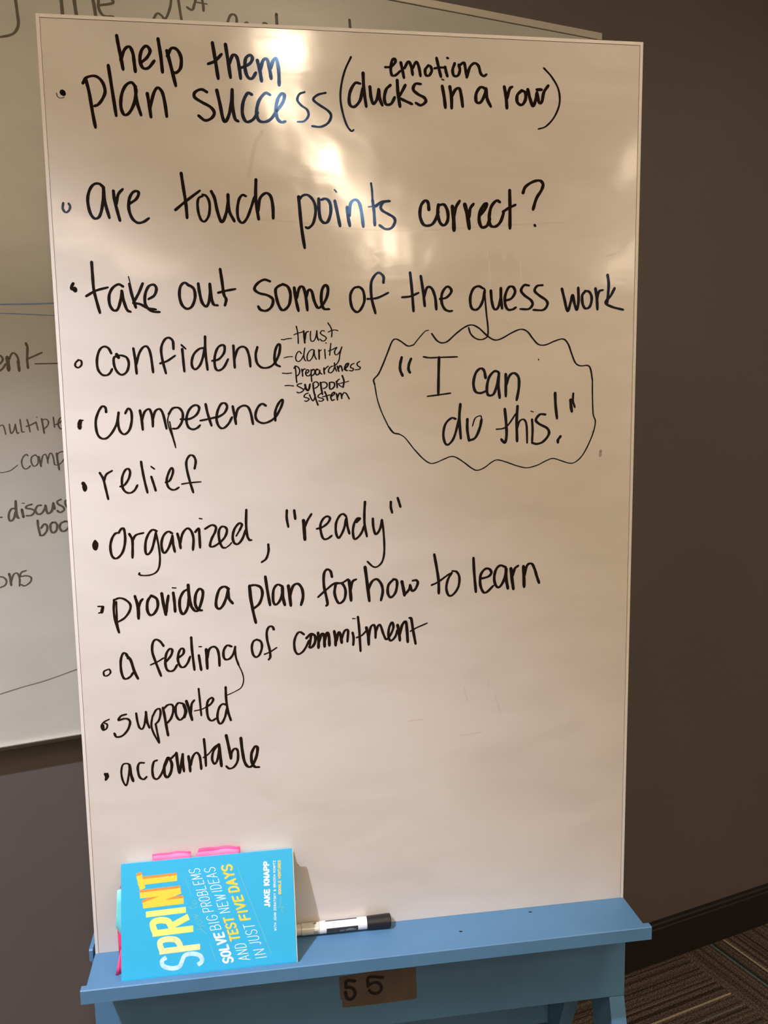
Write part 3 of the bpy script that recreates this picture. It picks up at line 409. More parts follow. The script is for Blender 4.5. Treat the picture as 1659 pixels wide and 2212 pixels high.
COVER_TEXT = [
('title', 'S', (107.07, 10.94), (-5.20, 15.50), (-54.42, -1.45), 5.41, 'pale'),
('title', 'P', (101.36, 31.90), (-5.39, 15.61), (-52.49, -0.93), 7.34, 'cream'),
('title', 'R', (92.94, 54.77), (-6.35, 17.01), (-52.59, -1.09), 8.00, 'lemon'),
('title', 'I', (84.14, 77.50), (-1.49, 5.79), (-51.58, -1.06), 7.37, 'lemon'),
('title', 'N', (80.89, 91.10), (-4.22, 14.21), (-52.45, -1.08), 7.38, 'yellow'),
('title', 'T', (74.87, 112.41), (-4.52, 17.42), (-50.67, -1.10), 7.40, 'yellow'),
('sub', 'SOLVE', (144.56, 10.49), (-12.56, 37.06), (-14.09, -0.34), 3.05, 'white'),
('sub', 'BIG', (129.22, 51.77), (-5.78, 18.40), (-14.14, -0.42), 0.73, 'white'),
('sub', 'PROBLEMS', (120.19, 75.08), (-18.36, 55.76), (-14.17, -0.46), 0.73, 'white'),
('sub', 'AND', (165.79, 10.85), (-5.75, 20.68), (-14.81, -0.27), 0.73, 'white'),
('sub', 'TEST', (154.23, 36.67), (-8.63, 28.75), (-14.20, -0.39), 2.91, 'yellow'),
('sub', 'NEW', (141.59, 71.94), (-6.45, 23.25), (-14.24, -0.46), 0.73, 'white'),
('sub', 'IDEAS', (131.99, 99.04), (-9.88, 31.37), (-14.27, -0.51), 0.73, 'white'),
('sub', 'IN', (187.79, 10.99), (-3.30, 11.24), (-14.90, -0.27), 0.73, 'white'),
('sub', 'JUST', (180.97, 27.90), (-8.61, 26.78), (-14.92, -0.31), 0.73, 'white'),
('sub', 'FIVE', (168.49, 60.43), (-10.36, 31.04), (-14.63, -0.41), 3.10, 'yellow'),
('sub', 'DAYS', (155.04, 96.87), (-10.04, 34.60), (-14.68, -0.48), 3.11, 'yellow'),
('author', 'JAKE', (194.48, 73.77), (0.36, 21.55), (-8.19, 0.17), 1.97, 'white'),
('author', 'KNAPP', (194.90, 100.92), (0.51, 29.78), (-8.23, 0.14), 1.98, 'white'),
('author', 'WITH JOHN ZERATSKY & BRADEN KOWITZ', (201.77, 43.04), (1.97, 88.49), (-3.27, 0.02), 0.46, 'white'),
('author', 'GOOGLE VENTURES', (209.89, 88.13), (0.97, 42.76), (-3.96, 0.06), 0.83, 'yellow'),
]
COVER_LINES = [
('rule', 0.68, [(193.90, 13.69), (151.50, 129.47)], 'olive'),
('rule', 0.60, [(121.44, 12.89), (113.26, 36.26)], 'olive'),
('rule', 0.60, [(90.65, 98.61), (82.28, 122.54)], 'olive'),
('how to', 0.85, [(109.55, 47.67), (104.09, 53.36), (96.62, 55.31)], 'olive'),
('how to', 0.85, [(103.77, 53.69), (101.31, 57.88), (107.41, 58.49)], 'olive'),
('how to', 0.77, [(97.09, 62.09), (100.25, 60.26), (104.31, 62.90), (101.96, 65.41), (97.94, 64.59), (97.09, 62.09)], 'olive'),
('how to', 0.77, [(93.52, 67.00), (98.81, 67.55), (95.19, 70.34), (99.37, 71.45), (92.54, 73.64)], 'olive'),
('how to', 0.85, [(87.14, 83.62), (91.89, 80.87), (98.02, 82.58)], 'olive'),
('how to', 0.68, [(90.26, 79.50), (90.35, 84.08)], 'olive'),
('how to', 0.77, [(92.83, 87.67), (96.49, 86.09), (97.68, 89.04), (94.50, 90.88), (92.06, 89.27), (92.83, 87.36)], 'olive'),
('from', 0.85, [(211.02, 63.98), (209.24, 68.79), (211.84, 71.64), (206.06, 71.42), (204.98, 73.07)], 'olive'),
('from', 0.68, [(209.37, 71.87), (207.04, 75.19), (210.06, 76.46), (207.17, 78.28), (209.73, 80.37), (207.33, 82.15), (209.86, 83.47), (207.82, 85.99)], 'olive'),
]
STICKER = [(-0.0479, -0.0762), (-0.0441, -0.0757), (0.0053, -0.0733), (0.0644, -0.0744), (0.0651, -0.1224), (0.0622, -0.1239), (0.0067, -0.1248), (-0.0435, -0.1244), (-0.0444, -0.1120), (-0.0471, -0.1080)]
DIGITS = [[(-0.0257, -0.0845), (-0.0375, -0.0830), (-0.0385, -0.0932), (-0.0326, -0.0933), (-0.0271, -0.0977), (-0.0255, -0.1047), (-0.0285, -0.1104), (-0.0330, -0.1123), (-0.0375, -0.1092), (-0.0394, -0.1004)], [(0.0152, -0.0840), (-0.0051, -0.0813), (-0.0065, -0.0951), (-0.0007, -0.0909), (0.0073, -0.0910), (0.0123, -0.0960), (0.0128, -0.1022), (0.0093, -0.1066), (0.0035, -0.1075), (-0.0016, -0.1055), (-0.0047, -0.1018)]]
SMUDGES = [(0.332, 0.667, 0.0034), (0.320, 0.697, 0.0012)]


# ================================================================ the room
S0, S1, T1 = -4.2, 5.2, 10.4
build('wall_back', box(W, (S0, -0.12, 0), (S1, 0, ROOM_H)), M_WALL, kind='structure')
build('wall_left', box(W, (S0 - 0.12, -0.12, 0), (S0, T1, ROOM_H)), M_PALE, kind='structure')
build('wall_right', box(W, (S1, -0.12, 0), (S1 + 0.12, T1, ROOM_H)), M_PALE, kind='structure')
build('wall_front', box(W, (S0, T1, 0), (S1, T1 + 0.12, ROOM_H)), M_PALE, kind='structure')
build('ceiling', box(W, (S0 - 0.12, -0.12, ROOM_H), (S1 + 0.12, T1 + 0.12, ROOM_H + 0.1)), M_CEIL, kind='structure')

# baseboard: a flat board under a small rounded bead
bb = prism(W, [(0, 0), (0.013, 0), (0.013, 0.088), (0.0105, 0.090), (0.0105, 0.094), (0.0125, 0.096), (0.0125, 0.100), (0.010, 0.1035), (0, 0.104)], S0, S1)
build('baseboard_back', bb, M_BASE, kind='structure')

# ---- carpet: square tiles of striped loop pile laid quarter turned
def carpet_mat(name, axis, marks):
    m = mat(name, (0.06, 0.045, 0.035), rough=0.95, spec=0.1)
    nt = m.node_tree; b = nt.nodes['Principled BSDF']
    tc = nt.nodes.new('ShaderNodeTexCoord')
    sep = nt.nodes.new('ShaderNodeSeparateXYZ'); nt.links.new(tc.outputs['Object'], sep.inputs[0])
    across = sep.outputs[axis]; along = sep.outputs[1 - axis]
    n1 = nt.nodes.new('ShaderNodeTexNoise'); n1.noise_dimensions = '1D'; n1.inputs['Scale'].default_value = 95; n1.inputs['Detail'].default_value = 2
    nt.links.new(across, n1.inputs['W'])
    r = nt.nodes.new('ShaderNodeValToRGB'); e = r.color_ramp.elements
    e[0].position = 0.30; e[0].color = (0.040, 0.031, 0.026, 1)
    e[1].position = 0.72; e[1].color = (0.128, 0.105, 0.075, 1)
    x = e.new(0.47); x.color = (0.080, 0.062, 0.052, 1)
    x = e.new(0.58); x.color = (0.12, 0.090, 0.078, 1)
    nt.links.new(n1.outputs['Fac'], r.inputs['Fac'])
    # yarn by yarn speckle
    n2 = nt.nodes.new('ShaderNodeTexNoise'); n2.inputs['Scale'].default_value = 300; n2.inputs['Detail'].default_value = 2
    nt.links.new(tc.outputs['Object'], n2.inputs['Vector'])
    mx = nt.nodes.new('ShaderNodeMix'); mx.data_type = 'RGBA'; mx.blend_type = 'MULTIPLY'; mx.inputs['Factor'].default_value = 1.0
    mr = nt.nodes.new('ShaderNodeMapRange'); mr.inputs['From Min'].default_value = 0.35; mr.inputs['From Max'].default_value = 0.65
    mr.inputs['To Min'].default_value = 0.55; mr.inputs['To Max'].default_value = 1.5
    nt.links.new(n2.outputs['Fac'], mr.inputs['Value'])
    nt.links.new(r.outputs['Color'], mx.inputs['A']); nt.links.new(mr.outputs['Result'], mx.inputs['B'])
    last = mx.outputs['Result']
    for pos, wd, col in marks:
        c1 = nt.nodes.new('ShaderNodeMath'); c1.operation = 'COMPARE'
        nt.links.new(across, c1.inputs[0]); c1.inputs[1].default_value = pos; c1.inputs[2].default_value = wd / 2
        k = nt.nodes.new('ShaderNodeMix'); k.data_type = 'RGBA'
        nt.links.new(c1.outputs[0], k.inputs['Factor'])
        nt.links.new(last, k.inputs['A']); k.inputs['B'].default_value = (*col, 1)
        last = k.outputs['Result']
    mz = nt.nodes.new('ShaderNodeMix'); mz.data_type = 'RGBA'; mz.blend_type = 'MULTIPLY'; mz.inputs['Factor'].default_value = 0.6
    nt.links.new(last, mz.inputs['A']); nt.links.new(mr.outputs['Result'], mz.inputs['B'])
    nt.links.new(mz.outputs['Result'], b.inputs['Base Color'])
    bp = nt.nodes.new('ShaderNodeBump'); bp.inputs['Strength'].default_value = 0.7; bp.inputs['Distance'].default_value = 0.003
    nt.links.new(n2.outputs['Fac'], bp.inputs['Height'])
    nt.links.new(bp.outputs['Normal'], b.inputs['Normal'])
    return m

TILE = 0.5
# tile axes: x along the wall, y out from the wall, origin at the tile's corner
CREAM = (0.42, 0.36, 0.27); TEAL = (0.09, 0.20, 0.24); GREY = (0.17, 0.165, 0.165); GREEN = (0.07, 0.10, 0.05); MAUVE = (0.12, 0.08, 0.09)
M_CARPET_A = carpet_mat('striped carpet pile', 1, [(TILE - p_, w_, c_) for p_, w_, c_ in [(0.009, 0.004, MAUVE), (0.060, 0.003, MAUVE), (0.123, 0.0026, (0.24, 0.18, 0.14)), (0.129, 0.0022, (0.03, 0.022, 0.018)), (0.171, 0.0058, CREAM), (0.2125, 0.0042, GREY), (0.27, 0.004, GREEN), (0.33, 0.005, CREAM), (0.41, 0.003, TEAL)]])
M_CARPET_B = carpet_mat('striped carpet pile turned', 0, [(0.094, 0.0042, TEAL), (0.101, 0.008, (0.030, 0.034, 0.030)), (0.137, 0.0055, CREAM), (0.150, 0.002, MAUVE), (0.200, 0.004, (0.02, 0.015, 0.012)), (0.256, 0.003, (0.14, 0.10, 0.11)), (0.264, 0.003, GREEN), (0.33, 0.005, CREAM), (0.42, 0.003, TEAL)])

floor_root = build('floor', box(W, (S0, 0, -0.10), (S1, T1, -0.008)), M_CARPET_A, kind='structure')

def tile_mesh(name, m):
    bm = bmesh.new()
    e = 0.0005; h = 0.0075
    hexa(bm, [Vector(p) for p in ((e, e, -h), (TILE - e, e, -h), (TILE - e, TILE - e, -h), (e, TILE - e, -h),
                                  (e, e, 0), (TILE - e, e, 0), (TILE - e, TILE - e, 0), (e, TILE - e, 0))])
    top = [ed for ed in bm.edges if all(abs(v.co.z) < 1e-6 for v in ed.verts)]
    bmesh.ops.bevel(bm, geom=top, offset=0.0012, segments=1, affect='EDGES')
    bmesh.ops.recalc_face_normals(bm, faces=list(bm.faces))
    me = bpy.data.meshes.new(name); bm.to_mesh(me); bm.free(); me.materials.append(m)
    return me
tA, tB = tile_mesh('carpet_tile', M_CARPET_A), tile_mesh('carpet_tile_turned', M_CARPET_B)
rot = math.atan2(WU.y, WU.x)
for i in range(-2, 6):
    for j in range(0, 5):
        o = bpy.data.objects.new('carpet_tile', tA if (i + j) % 2 == 0 else tB)
        COL.objects.link(o); o.parent = floor_root
        # the tile's y axis runs out of the wall, so it is mirrored by turning it round its own corner
        p = W((i) * TILE, (j + 1) * TILE, 0)
        o.location = p
        o.rotation_euler = (0, 0, rot)

# ---- ceiling fittings
def ceiling_light(s, t, w, l, strength, where):
    base = W(s, t, ROOM_H)
    r = empty('ceiling_light', base, 'long narrow ceiling light with glowing cover ' + where, 'ceiling light', 'linear ceiling lights')
    fr = bmesh.new()
    e = 0.012
    for a, b_ in (((s - w / 2 - e, t - l / 2 - e), (s - w / 2, t + l / 2 + e)), ((s + w / 2, t - l / 2 - e), (s + w / 2 + e, t + l / 2 + e)),
                  ((s - w / 2, t - l / 2 - e), (s + w / 2, t - l / 2)), ((s - w / 2, t + l / 2), (s + w / 2, t + l / 2 + e))):
        x = box(W, (a[0], a[1], ROOM_H - 0.03), (b_[0], b_[1], ROOM_H - 0.0005))
        me = bpy.data.meshes.new('t'); x.to_mesh(me); x.free(); fr.from_mesh(me); bpy.data.meshes.remove(me)
    build('frame', fr, M_PALE, r)
    gm = mat('glowing light cover', (0.9, 0.85, 0.75), rough=0.5, emit=WARM, estr=strength)
    build('diffuser', box(W, (s - w / 2, t - l / 2, ROOM_H - 0.022), (s + w / 2, t + l / 2, ROOM_H - 0.001)), gm, r)
places = ['nearest the easel', 'dim and short just past the nearest one', 'second bright one from the easel', 'in the dimmer middle row', 'in the middle row far from the easel', 'far to the left of the room',
          'to the right of the easel', 'far back on the right of the room']
for a, w_ in zip(LINEAR_LIGHTS, places):
    ceiling_light(*a, w_)
# unseen warm panels added as fill light, where the board cannot mirror them
M_FILL_PANEL = mat('added fill light panel', (0.9, 0.85, 0.75), rough=0.5, emit=WARM, estr=FILL_STRENGTH)
for s_, t_, w_ in ((-3.3, 2.2, 'over the far left end of the wall'), (3.4, 2.3, 'over the far right end of the wall'), (-1.05, 1.70, 'left above the camera'), (1.05, 1.80, 'right above the camera')):
    r = empty('added_fill_panel', W(s_, t_, ROOM_H), 'added square fill light on the ceiling ' + w_, 'ceiling light', 'added square fill lights')
    build('diffuser', box(W, (s_ - 0.28, t_ - 0.28, ROOM_H - 0.010), (s_ + 0.28, t_ + 0.28, ROOM_H - 0.0005)), M_FILL_PANEL, r)
# the recessed downlight that holds the beam
r = empty('downlight', SPOT_FROM, 'small round recessed downlight in the ceiling left of the easel', 'ceiling light')
bm = bmesh.new()
for k, (ra, za) in enumerate(((0.055, ROOM_H - 0.0005), (0.060, ROOM_H - 0.006), (0.048, ROOM_H - 0.006), (0.044, ROOM_H - 0.0005))):
    pass
ring = [(0.058, -0.0005), (0.062, -0.006), (0.050, -0.006), (0.047, -0.0005)]
N_ = 32
grid = [[bm.verts.new(Vector((SPOT_FROM.x + a * math.cos(2 * math.pi * i / N_), SPOT_FROM.y + a * math.sin(2 * math.pi * i / N_), ROOM_H + z))) for i in range(N_)] for a, z in ring]
for q in range(4):
    for i in range(N_):
        bm.faces.new((grid[q][i], grid[q][(i + 1) % N_], grid[(q + 1) % 4][(i + 1) % N_], grid[(q + 1) % 4][i]))
build('trim_ring', bm, M_PALE, r)

# ================================================================ board on the wall
WT = 0.032
wb = empty('wall_whiteboard', W(0, 0.016, 0.82), 'large wall mounted glass whiteboard with faded writing behind the easel', 'whiteboard')
wS0, wS1, wZ0, wZ1 = -1.45, 1.1975, 0.8165, 2.096
build('glass_panel', box(W, (wS0 + 0.01, 0.012, wZ0 + 0.005), (wS1 - 0.014, WT - 0.0022, wZ1 - 0.0145)), M_GLASS, wb, label='grey green glass writing face')
build('top_frame', box(W, (wS0, 0.008, wZ1 - 0.0135), (wS1, WT, wZ1)), M_SILVER, wb, bevel=0.0012)
build('side_frame', box(W, (wS1 - 0.0135, 0.008, wZ0 + 0.0002), (wS1, WT - 0.0003, wZ1 - 0.0140)), M_SILVER, wb, bevel=0.0012)
build('side_frame', box(W, (wS0, 0.008, wZ0 + 0.0002), (wS0 + 0.0095, WT - 0.0003, wZ1 - 0.0140)), M_SILVER, wb, bevel=0.0012)
build('bottom_frame', prism(W, [(0.006, wZ0 - 0.001), (WT - 0.002, wZ0 - 0.001), (WT + 0.004, wZ0 + 0.0065), (WT + 0.004, wZ0 + 0.0075), (0.006, wZ0 + 0.0075)], wS0, wS1), M_GREYFR, wb)
build('bottom_lip', box(W, (wS0, WT - 0.002, wZ0 + 0.0077), (wS1, WT + 0.0045, wZ0 + 0.0088)), M_SILVER, wb, label='thin bright metal lip')
for s_ in (-1.3, 1.05):
    build('wall_bracket', box(W, (s_ - 0.03, 0.0, wZ0 + 0.05), (s_ + 0.03, 0.0115, wZ1 - 0.05)), M_GREYFR, wb)

# ================================================================ the easel
ez = empty('whiteboard_easel', (BO.x, BO.y, 0.0), 'tall portable white writing board covered in black handwriting on a blue wooden easel', 'easel')
BW, BH, BT = 0.762, 1.2057, 0.012
e = 0.0042
def fbox(u0, u1, v0, v1, h0, h1):
    bm = bmesh.new()
    hexa(bm, [F(u0, v0, h0), F(u1, v0, h0), F(u1, v1, h0), F(u0, v1, h0), F(u0, v0, h1), F(u1, v0, h1), F(u1, v1, h1), F(u0, v1, h1)])
    return bm
panel = build('writing_board', fbox(-BW / 2 + e + .0003, BW / 2 - e - .0003, 0.0002, BH - e - .0003, -BT, 0), M_BOARD, ez, label='white glossy writing face')
build('backing_board', fbox(-BW / 2 + .001, BW / 2 - .001, 0.0004, BH - .001, -BT - 0.002, -BT - .00005), M_GAP, ez)
build('joint_gap', fbox(-BW / 2 + .002, BW / 2 - .002, 0.0003, BH - .002, -BT - .00002, -0.0009), M_GAP, ez, label='dark dirty joint line')
build('edge_strip', fbox(-BW / 2, -BW / 2 + e - .0002, 0.0002, BH, -BT, 0.0006), M_TRIM, ez)
build('edge_strip', fbox(BW / 2 - e + .0002, BW / 2, 0.0002, BH, -BT, 0.0006), M_TRIM, ez)
build('edge_strip', fbox(-BW / 2 + e, BW / 2 - e, BH - e + .0002, BH, -BT, 0.0006), M_TRIM, ez)

# tray with its raised front lip
build('tray', prism(L, [(-0.014, 0), (0.0734, 0), (0.0734, -0.011), (-0.014, -0.011)], -0.3815, 0.3815), M_BLUE, ez, bevel=0.0006)
build('tray_lip', prism(L, [(0.0736, -0.0135), (0.0850, -0.0135), (0.0850, 0.0042), (0.0838, 0.0052), (0.0748, 0.0052), (0.0736, 0.0042)], -0.3862, 0.3862), M_BLUE, ez)
build('apron', prism(L, [(-0.014, -0.0112), (0.0, -0.0112), (0.0, -0.160), (-0.014, -0.160)], -0.3865, 0.3865), M_BLUE, ez, bevel=0.0008)
build('side_cleat', prism(L, [(-0.13, 0.0065), (-0.001, 0.0065), (0.0005, 0.005), (0.0, -0.0105), (-0.13, -0.0105)], -0.3895, -0.3845), M_BLUE, ez)
build('side_cleat', prism(L, [(-0.13, 0.0015), (-0.003, 0.0015), (-0.002, 0.0005), (-0.002, -0.0105), (-0.13, -0.0105)], 0.3765, 0.3800), M_BLUE, ez)
# legs: front pair rakes forward, rear pair rakes back, planks seen edge on
ztop = -0.0125
for sx in (-1, 1):
    x0, x1 = (0.3625, 0.3865) if sx > 0 else (-0.3865, -0.3625)
    zb = -BO.z + 0.0005
    fr_ = 0.30; bk = 0.44
    za = -0.162
    build('front_leg', prism(L, [(0.0, za + .001), (-0.085, za + .001), (-0.085 + fr_ * (-zb + za), zb), (fr_ * (-zb + za), zb)], x0, x1), M_BLUE, ez, bevel=0.001)
    build('rear_leg', prism(L, [(-0.0150, -0.012), (-0.100, -0.012), (-0.100 - bk * (-zb - .012), zb), (-0.015 - bk * (-zb - .012), zb)], x0 - sx * .0245, x1 - sx * .0245), M_BLUE, ez, bevel=0.001)
    # upright that carries the board from behind
    build('upright', prism(L, [(-0.0155, -0.010), (-0.0155, 1.10), (-0.050, 1.10), (-0.050, -0.010)], x0 - sx * .03, x1 - sx * .03), M_BLUE, ez, bevel=0.001)
build('cross_rail', prism(L, [(-0.0515, 1.00), (-0.0515, 1.07), (-0.069, 1.07), (-0.069, 1.00)], -0.355, 0.355), M_BLUE, ez, bevel=0.001)
build('cross_rail', prism(L, [(-0.2, -0.35), (-0.2, -0.30), (-0.218, -0.30), (-0.218, -0.35)], -0.338, 0.338), M_BLUE, ez, bevel=0.001)

# sticker with two numerals on the apron
bm = bmesh.new()
fr = [bm.verts.new(L(a, 0.0007, b)) for a, b in STICKER]; bk_ = [bm.verts.new(L(a, 0.0001, b)) for a, b in STICKER]
bm.faces.new(fr); bm.faces.new(bk_[::-1])
for i in range(len(fr)):
    j = (i + 1) % len(fr); bm.faces.new((fr[i], fr[j], bk_[j], bk_[i]))
stk = build('number_sticker', bm, M_STICK, ez, label='brown paper sticker with black numerals')
for d, w_ in zip(DIGITS, (0.0050, 0.0046)):
    bm = bmesh.new()
    # straight pieces first, then the bowl
    ribbon(bm, d[:3], w_, lambda x, y: L(x, 0.0009, y), pen=False)
    ribbon(bm, d[2:], w_, lambda x, y: L(x, 0.0010, y), pen=False)
    build_flat('numeral', bm, M_DIGIT, stk, None, BNH)
# little specks of paint damage on the tray
for (a, b) in ((0.1217, 0.0396), (0.2326, 0.0116)):
    bm = bmesh.new(); ribbon(bm, [(a - .001, b), (a + .0014, b + .0006)], 0.0026, lambda x, y: L(x, y, 0.0002), pen=False)
    build_flat('paint_chip', bm, M_DIGIT, ez, None, (0, 0, 1))

# ================================================================ handwriting
lay = 0
for surf, label, ink, strokes in WRITING:
    bm = bmesh.new()
    for st in strokes.split(';'):
        w_, pts = st.split(':')
        P = [tuple(int(v) / 1e4 for v in p.split(',')) for p in pts.split(' ')]
        lay = (lay + 1) % 7
        if surf == 'B':
            h0 = 0.00012 if ink not in ('ghost', 'smear') else 0.00003
            ribbon(bm, P, int(w_) / 1e5, lambda x, y, h=h0 + lay * 0.00001: F(x, y, h))
        else:
            P = [(min(max(x, wS0 + .02), wS1 - .02), y) for x, y in P]
            ribbon(bm, P, int(w_) / 1e5 * 1.0, lambda x, y, h=WT - 0.0020 + lay * 0.00002: W(x, h, y))
    if surf == 'W':
        for v in list(bm.verts):
            if v.co.z > wZ1 - 0.0146: bm.verts.remove(v)
    nm = 'erased_mark' if ink in ('ghost', 'smear') else 'marker_bullet' if 'bullet' in label else ('speech_cloud' if 'cloud' in label else 'handwriting')
    o = build_flat(nm, bm, INKS[ink], panel if surf == 'B' else wb, label, BN if surf == 'B' else WN)
    if nm == 'erased_mark': o['kind'] = 'stuff'

# faint grey finger marks left on the writing face
M_SMUDGE = mat('grey ink smudge', (0.40, 0.36, 0.32), rough=0.4)
for (a, b, r_) in SMUDGES:
    bm = bmesh.new(); ribbon(bm, [(a, b - r_), (a + r_ * .3, b + r_)], r_ * 1.2, lambda x, y: F(x, y, 0.0001), pen=False)
    build_flat('ink_smudge', bm, M_SMUDGE, panel, None, BN)

# ================================================================ the book
M_COVER = mat('bright cyan dust jacket', (0.030, 0.43, 0.72), rough=0.32, spec=0.4, coat=0.15, coat_rough=0.2)
M_JACKET2 = mat('pale cyan jacket flap', (0.22, 0.76, 0.82), rough=0.35)
M_PAGE = mat('cream page edges', (0.80, 0.74, 0.58), rough=0.8, noise=0.12, nscale=200)
M_BOOKBOARD = mat('cream book board', (0.78, 0.70, 0.50), rough=0.6)
TXT = {'white': mat('white print', (0.90, 0.93, 0.95), rough=0.35), 'pale': mat('chalky white print', (0.50, 0.76, 0.88), rough=0.5, noise=0.18, nscale=160),
       'cream': mat('pale cream print', (0.78, 0.76, 0.36), rough=0.4, noise=0.08, nscale=160), 'lemon': mat('lemon print', (0.90, 0.82, 0.20), rough=0.35),
       'yellow': mat('yellow print', (0.92, 0.62, 0.06), rough=0.35), 'orange': mat('orange print', (0.88, 0.28, 0.05), rough=0.35),
       'olive': mat('faint olive print', (0.14, 0.50, 0.50), rough=0.35)}
bX0, bX1 = -0.3372, -0.1100
book = empty('book', L((bX0 + bX1) / 2, 0.06, 0.001), 'bright cyan hardcover book with yellow and white lettering lying sideways on the tray', 'book')
CB = Vector((0.0715, 0.0016)); CT = Vector((0.0225, 0.1382))      # front cover foot and head in (out, up)
CV = (CT - CB).normalized(); CN = Vector((CV.y, -CV.x))
CH = (CT - CB).length
def K(x, y, h=0.0):
    """on the front cover, millimetres from its lower left corner"""
    q = CB + CV * (y / 1000) + CN * h
    return L(bX0 + x / 1000, q.x, q.y)
def bookprism(p, x0, x1): return prism(L, [tuple(q) for q in p], x0, x1)
th = 0.0026
fb = CB - CN * 0; ft = CT
cover = build('front_cover', bookprism([fb, ft, ft - CN * th, Vector((fb.x - th * 1.05, fb.y))], bX0, bX1), M_COVER, book, bevel=0.0005)
backB = Vector((0.0475, 0.0016)); backT = Vector((0.0022, 0.1262))
build('back_cover', bookprism([backB + Vector((th, 0)), backT + Vector((th * .9, .0009)), backT, backB], bX0, bX1), M_COVER, book)
build('spine', bookprism([Vector((fb.x - th - .0002, .0015)), Vector((fb.x - th - .0012, .0042)), Vector((backB.x + th + .0002, .0042)), Vector((backB.x + th + .0004, .0015))], bX0, bX1), M_COVER, book)
pf0 = CB - CN * (th + .0002) + CV * 0.005; pf1 = CT - CN * (th + .0002) - CV * 0.005
build('page_block', bookprism([pf0, pf1, Vector((backT.x + th + .0012, backT.y - .005)), Vector((backB.x + th - .0001, 0.0068))], bX0 + .0035, bX1 - .0022), M_PAGE, book)
build('cover_edge', bookprism([fb - CN * .0004 + CV * .0004, ft - CN * .0004 - CV * .0004, ft - CN * (th - .0003) - CV * .0004, fb - CN * (th - .0003) + CV * .0015], bX1 + .0001, bX1 + .0009), M_BOOKBOARD, book, label='cream worn end of the cover board')

GLYPH = {
 'S': ['.95,.86 .72,1 .3,1 .05,.82 .1,.62 .5,.5 .9,.38 .97,.18 .72,0 .28,0 .03,.14'],
 'P': ['.08,0 .08,.5 .08,1', '.08,1 .08,1 .5,1 .5,1 .85,.96 .98,.76 .85,.52 .5,.46 .5,.46 .08,.46'],
 'R': ['.08,0 .08,.5 .08,1', '.08,1 .08,1 .5,1 .5,1 .85,.96 .98,.76 .85,.54 .5,.5 .5,.5 .08,.5', '.45,.5 .98,0'],
 'I': ['.5,0 .5,1'],
 'N': ['.05,0 .05,1', '.05,1 .95,0', '.95,0 .95,1'],
 'T': ['.5,0 .5,1', '0,1 1,1'],
 'O': ['.5,1 .18,.92 .03,.65 .03,.35 .18,.08 .5,0 .82,.08 .97,.35 .97,.65 .82,.92 .5,1'],
 'L': ['.08,1 .08,0', '.08,0 .95,0'],
 'V': ['0,1 .5,0', '.5,0 1,1'],
 'E': ['.08,0 .08,1', '.08,1 .95,1', '.08,.52 .8,.52', '.08,0 .95,0'],
 'B': ['.08,0 .08,1', '.08,1 .08,1 .5,1 .85,.9 .85,.62 .5,.53 .08,.53 .08,.53', '.5,.53 .5,.53 .95,.44 .97,.12 .55,0 .08,0 .08,0'],
 'G': ['.93,.84 .7,1 .35,1 .08,.78 .03,.5 .1,.18 .4,0 .75,.02 .95,.2 .95,.45', '.55,.45 .95,.45'],
 'M': ['.03,0 .08,1', '.08,1 .5,.2', '.5,.2 .92,1', '.92,1 .97,0'],
 'A': ['0,0 .5,1', '.5,1 1,0', '.2,.32 .8,.32'],
 'D': ['.08,0 .08,1', '.08,1 .08,1 .5,1 .85,.86 .97,.5 .85,.14 .5,0 .08,0 .08,0'],
 'W': ['0,1 .25,0', '.25,0 .5,.85', '.5,.85 .75,0', '.75,0 1,1'],
 'J': ['.85,1 .85,.3 .7,.05 .4,-.02 .08,.1'],
 'U': ['.05,1 .05,.35 .15,.08 .5,0 .85,.08 .95,.35 .95,1'],
 'F': ['.08,0 .08,1', '.08,1 .95,1', '.08,.5 .8,.5'],
 'Y': ['0,1 .5,.48', '1,1 .5,.48', '.5,.48 .5,0'],
 'K': ['.08,0 .08,1', '.95,1 .08,.42', '.35,.6 .98,0'],
 'H': ['.08,0 .08,1', '.92,0 .92,1', '.08,.5 .92,.5'],
 'Z': ['.05,1 .95,1', '.95,1 .05,0', '.05,0 .95,0'],
 '&': ['.95,0 .2,.75 .3,1 .6,1 .65,.75 .1,.35 .15,.05 .5,0 .95,.4'],
}
NARROW = {'I': 0.28, 'J': 0.7, 'M': 1.25, 'W': 1.25, ' ': 0.55}
def put_text(bm, txt, s, d, c, w_, h):
    tot = sum(NARROW.get(ch, 1.0) for ch in txt) + 0.40 * (len(txt) - 1)
    x = 0.0
    s, d, c = Vector(s), Vector(d), Vector(c)
    inset = w_ / 2 / c.length
    for ch in txt:
        wd = NARROW.get(ch, 1.0)
        if ch != ' ':
            for st in GLYPH[ch]:
                P = []
                for p in st.split():
                    a, b = map(float, p.split(','))
                    a = a if ch != 'I' else 0.5
                    q = s + d * ((x + a * wd) / tot) + c * (inset + b * (1 - 2 * inset))
                    P.append((q.x, q.y))
                h += 2e-6
                ribbon(bm, P, w_, lambda a_, b_, h=h: K(a_, b_, h), pen=False, ends=True, up=fn)
        x += wd + 0.40

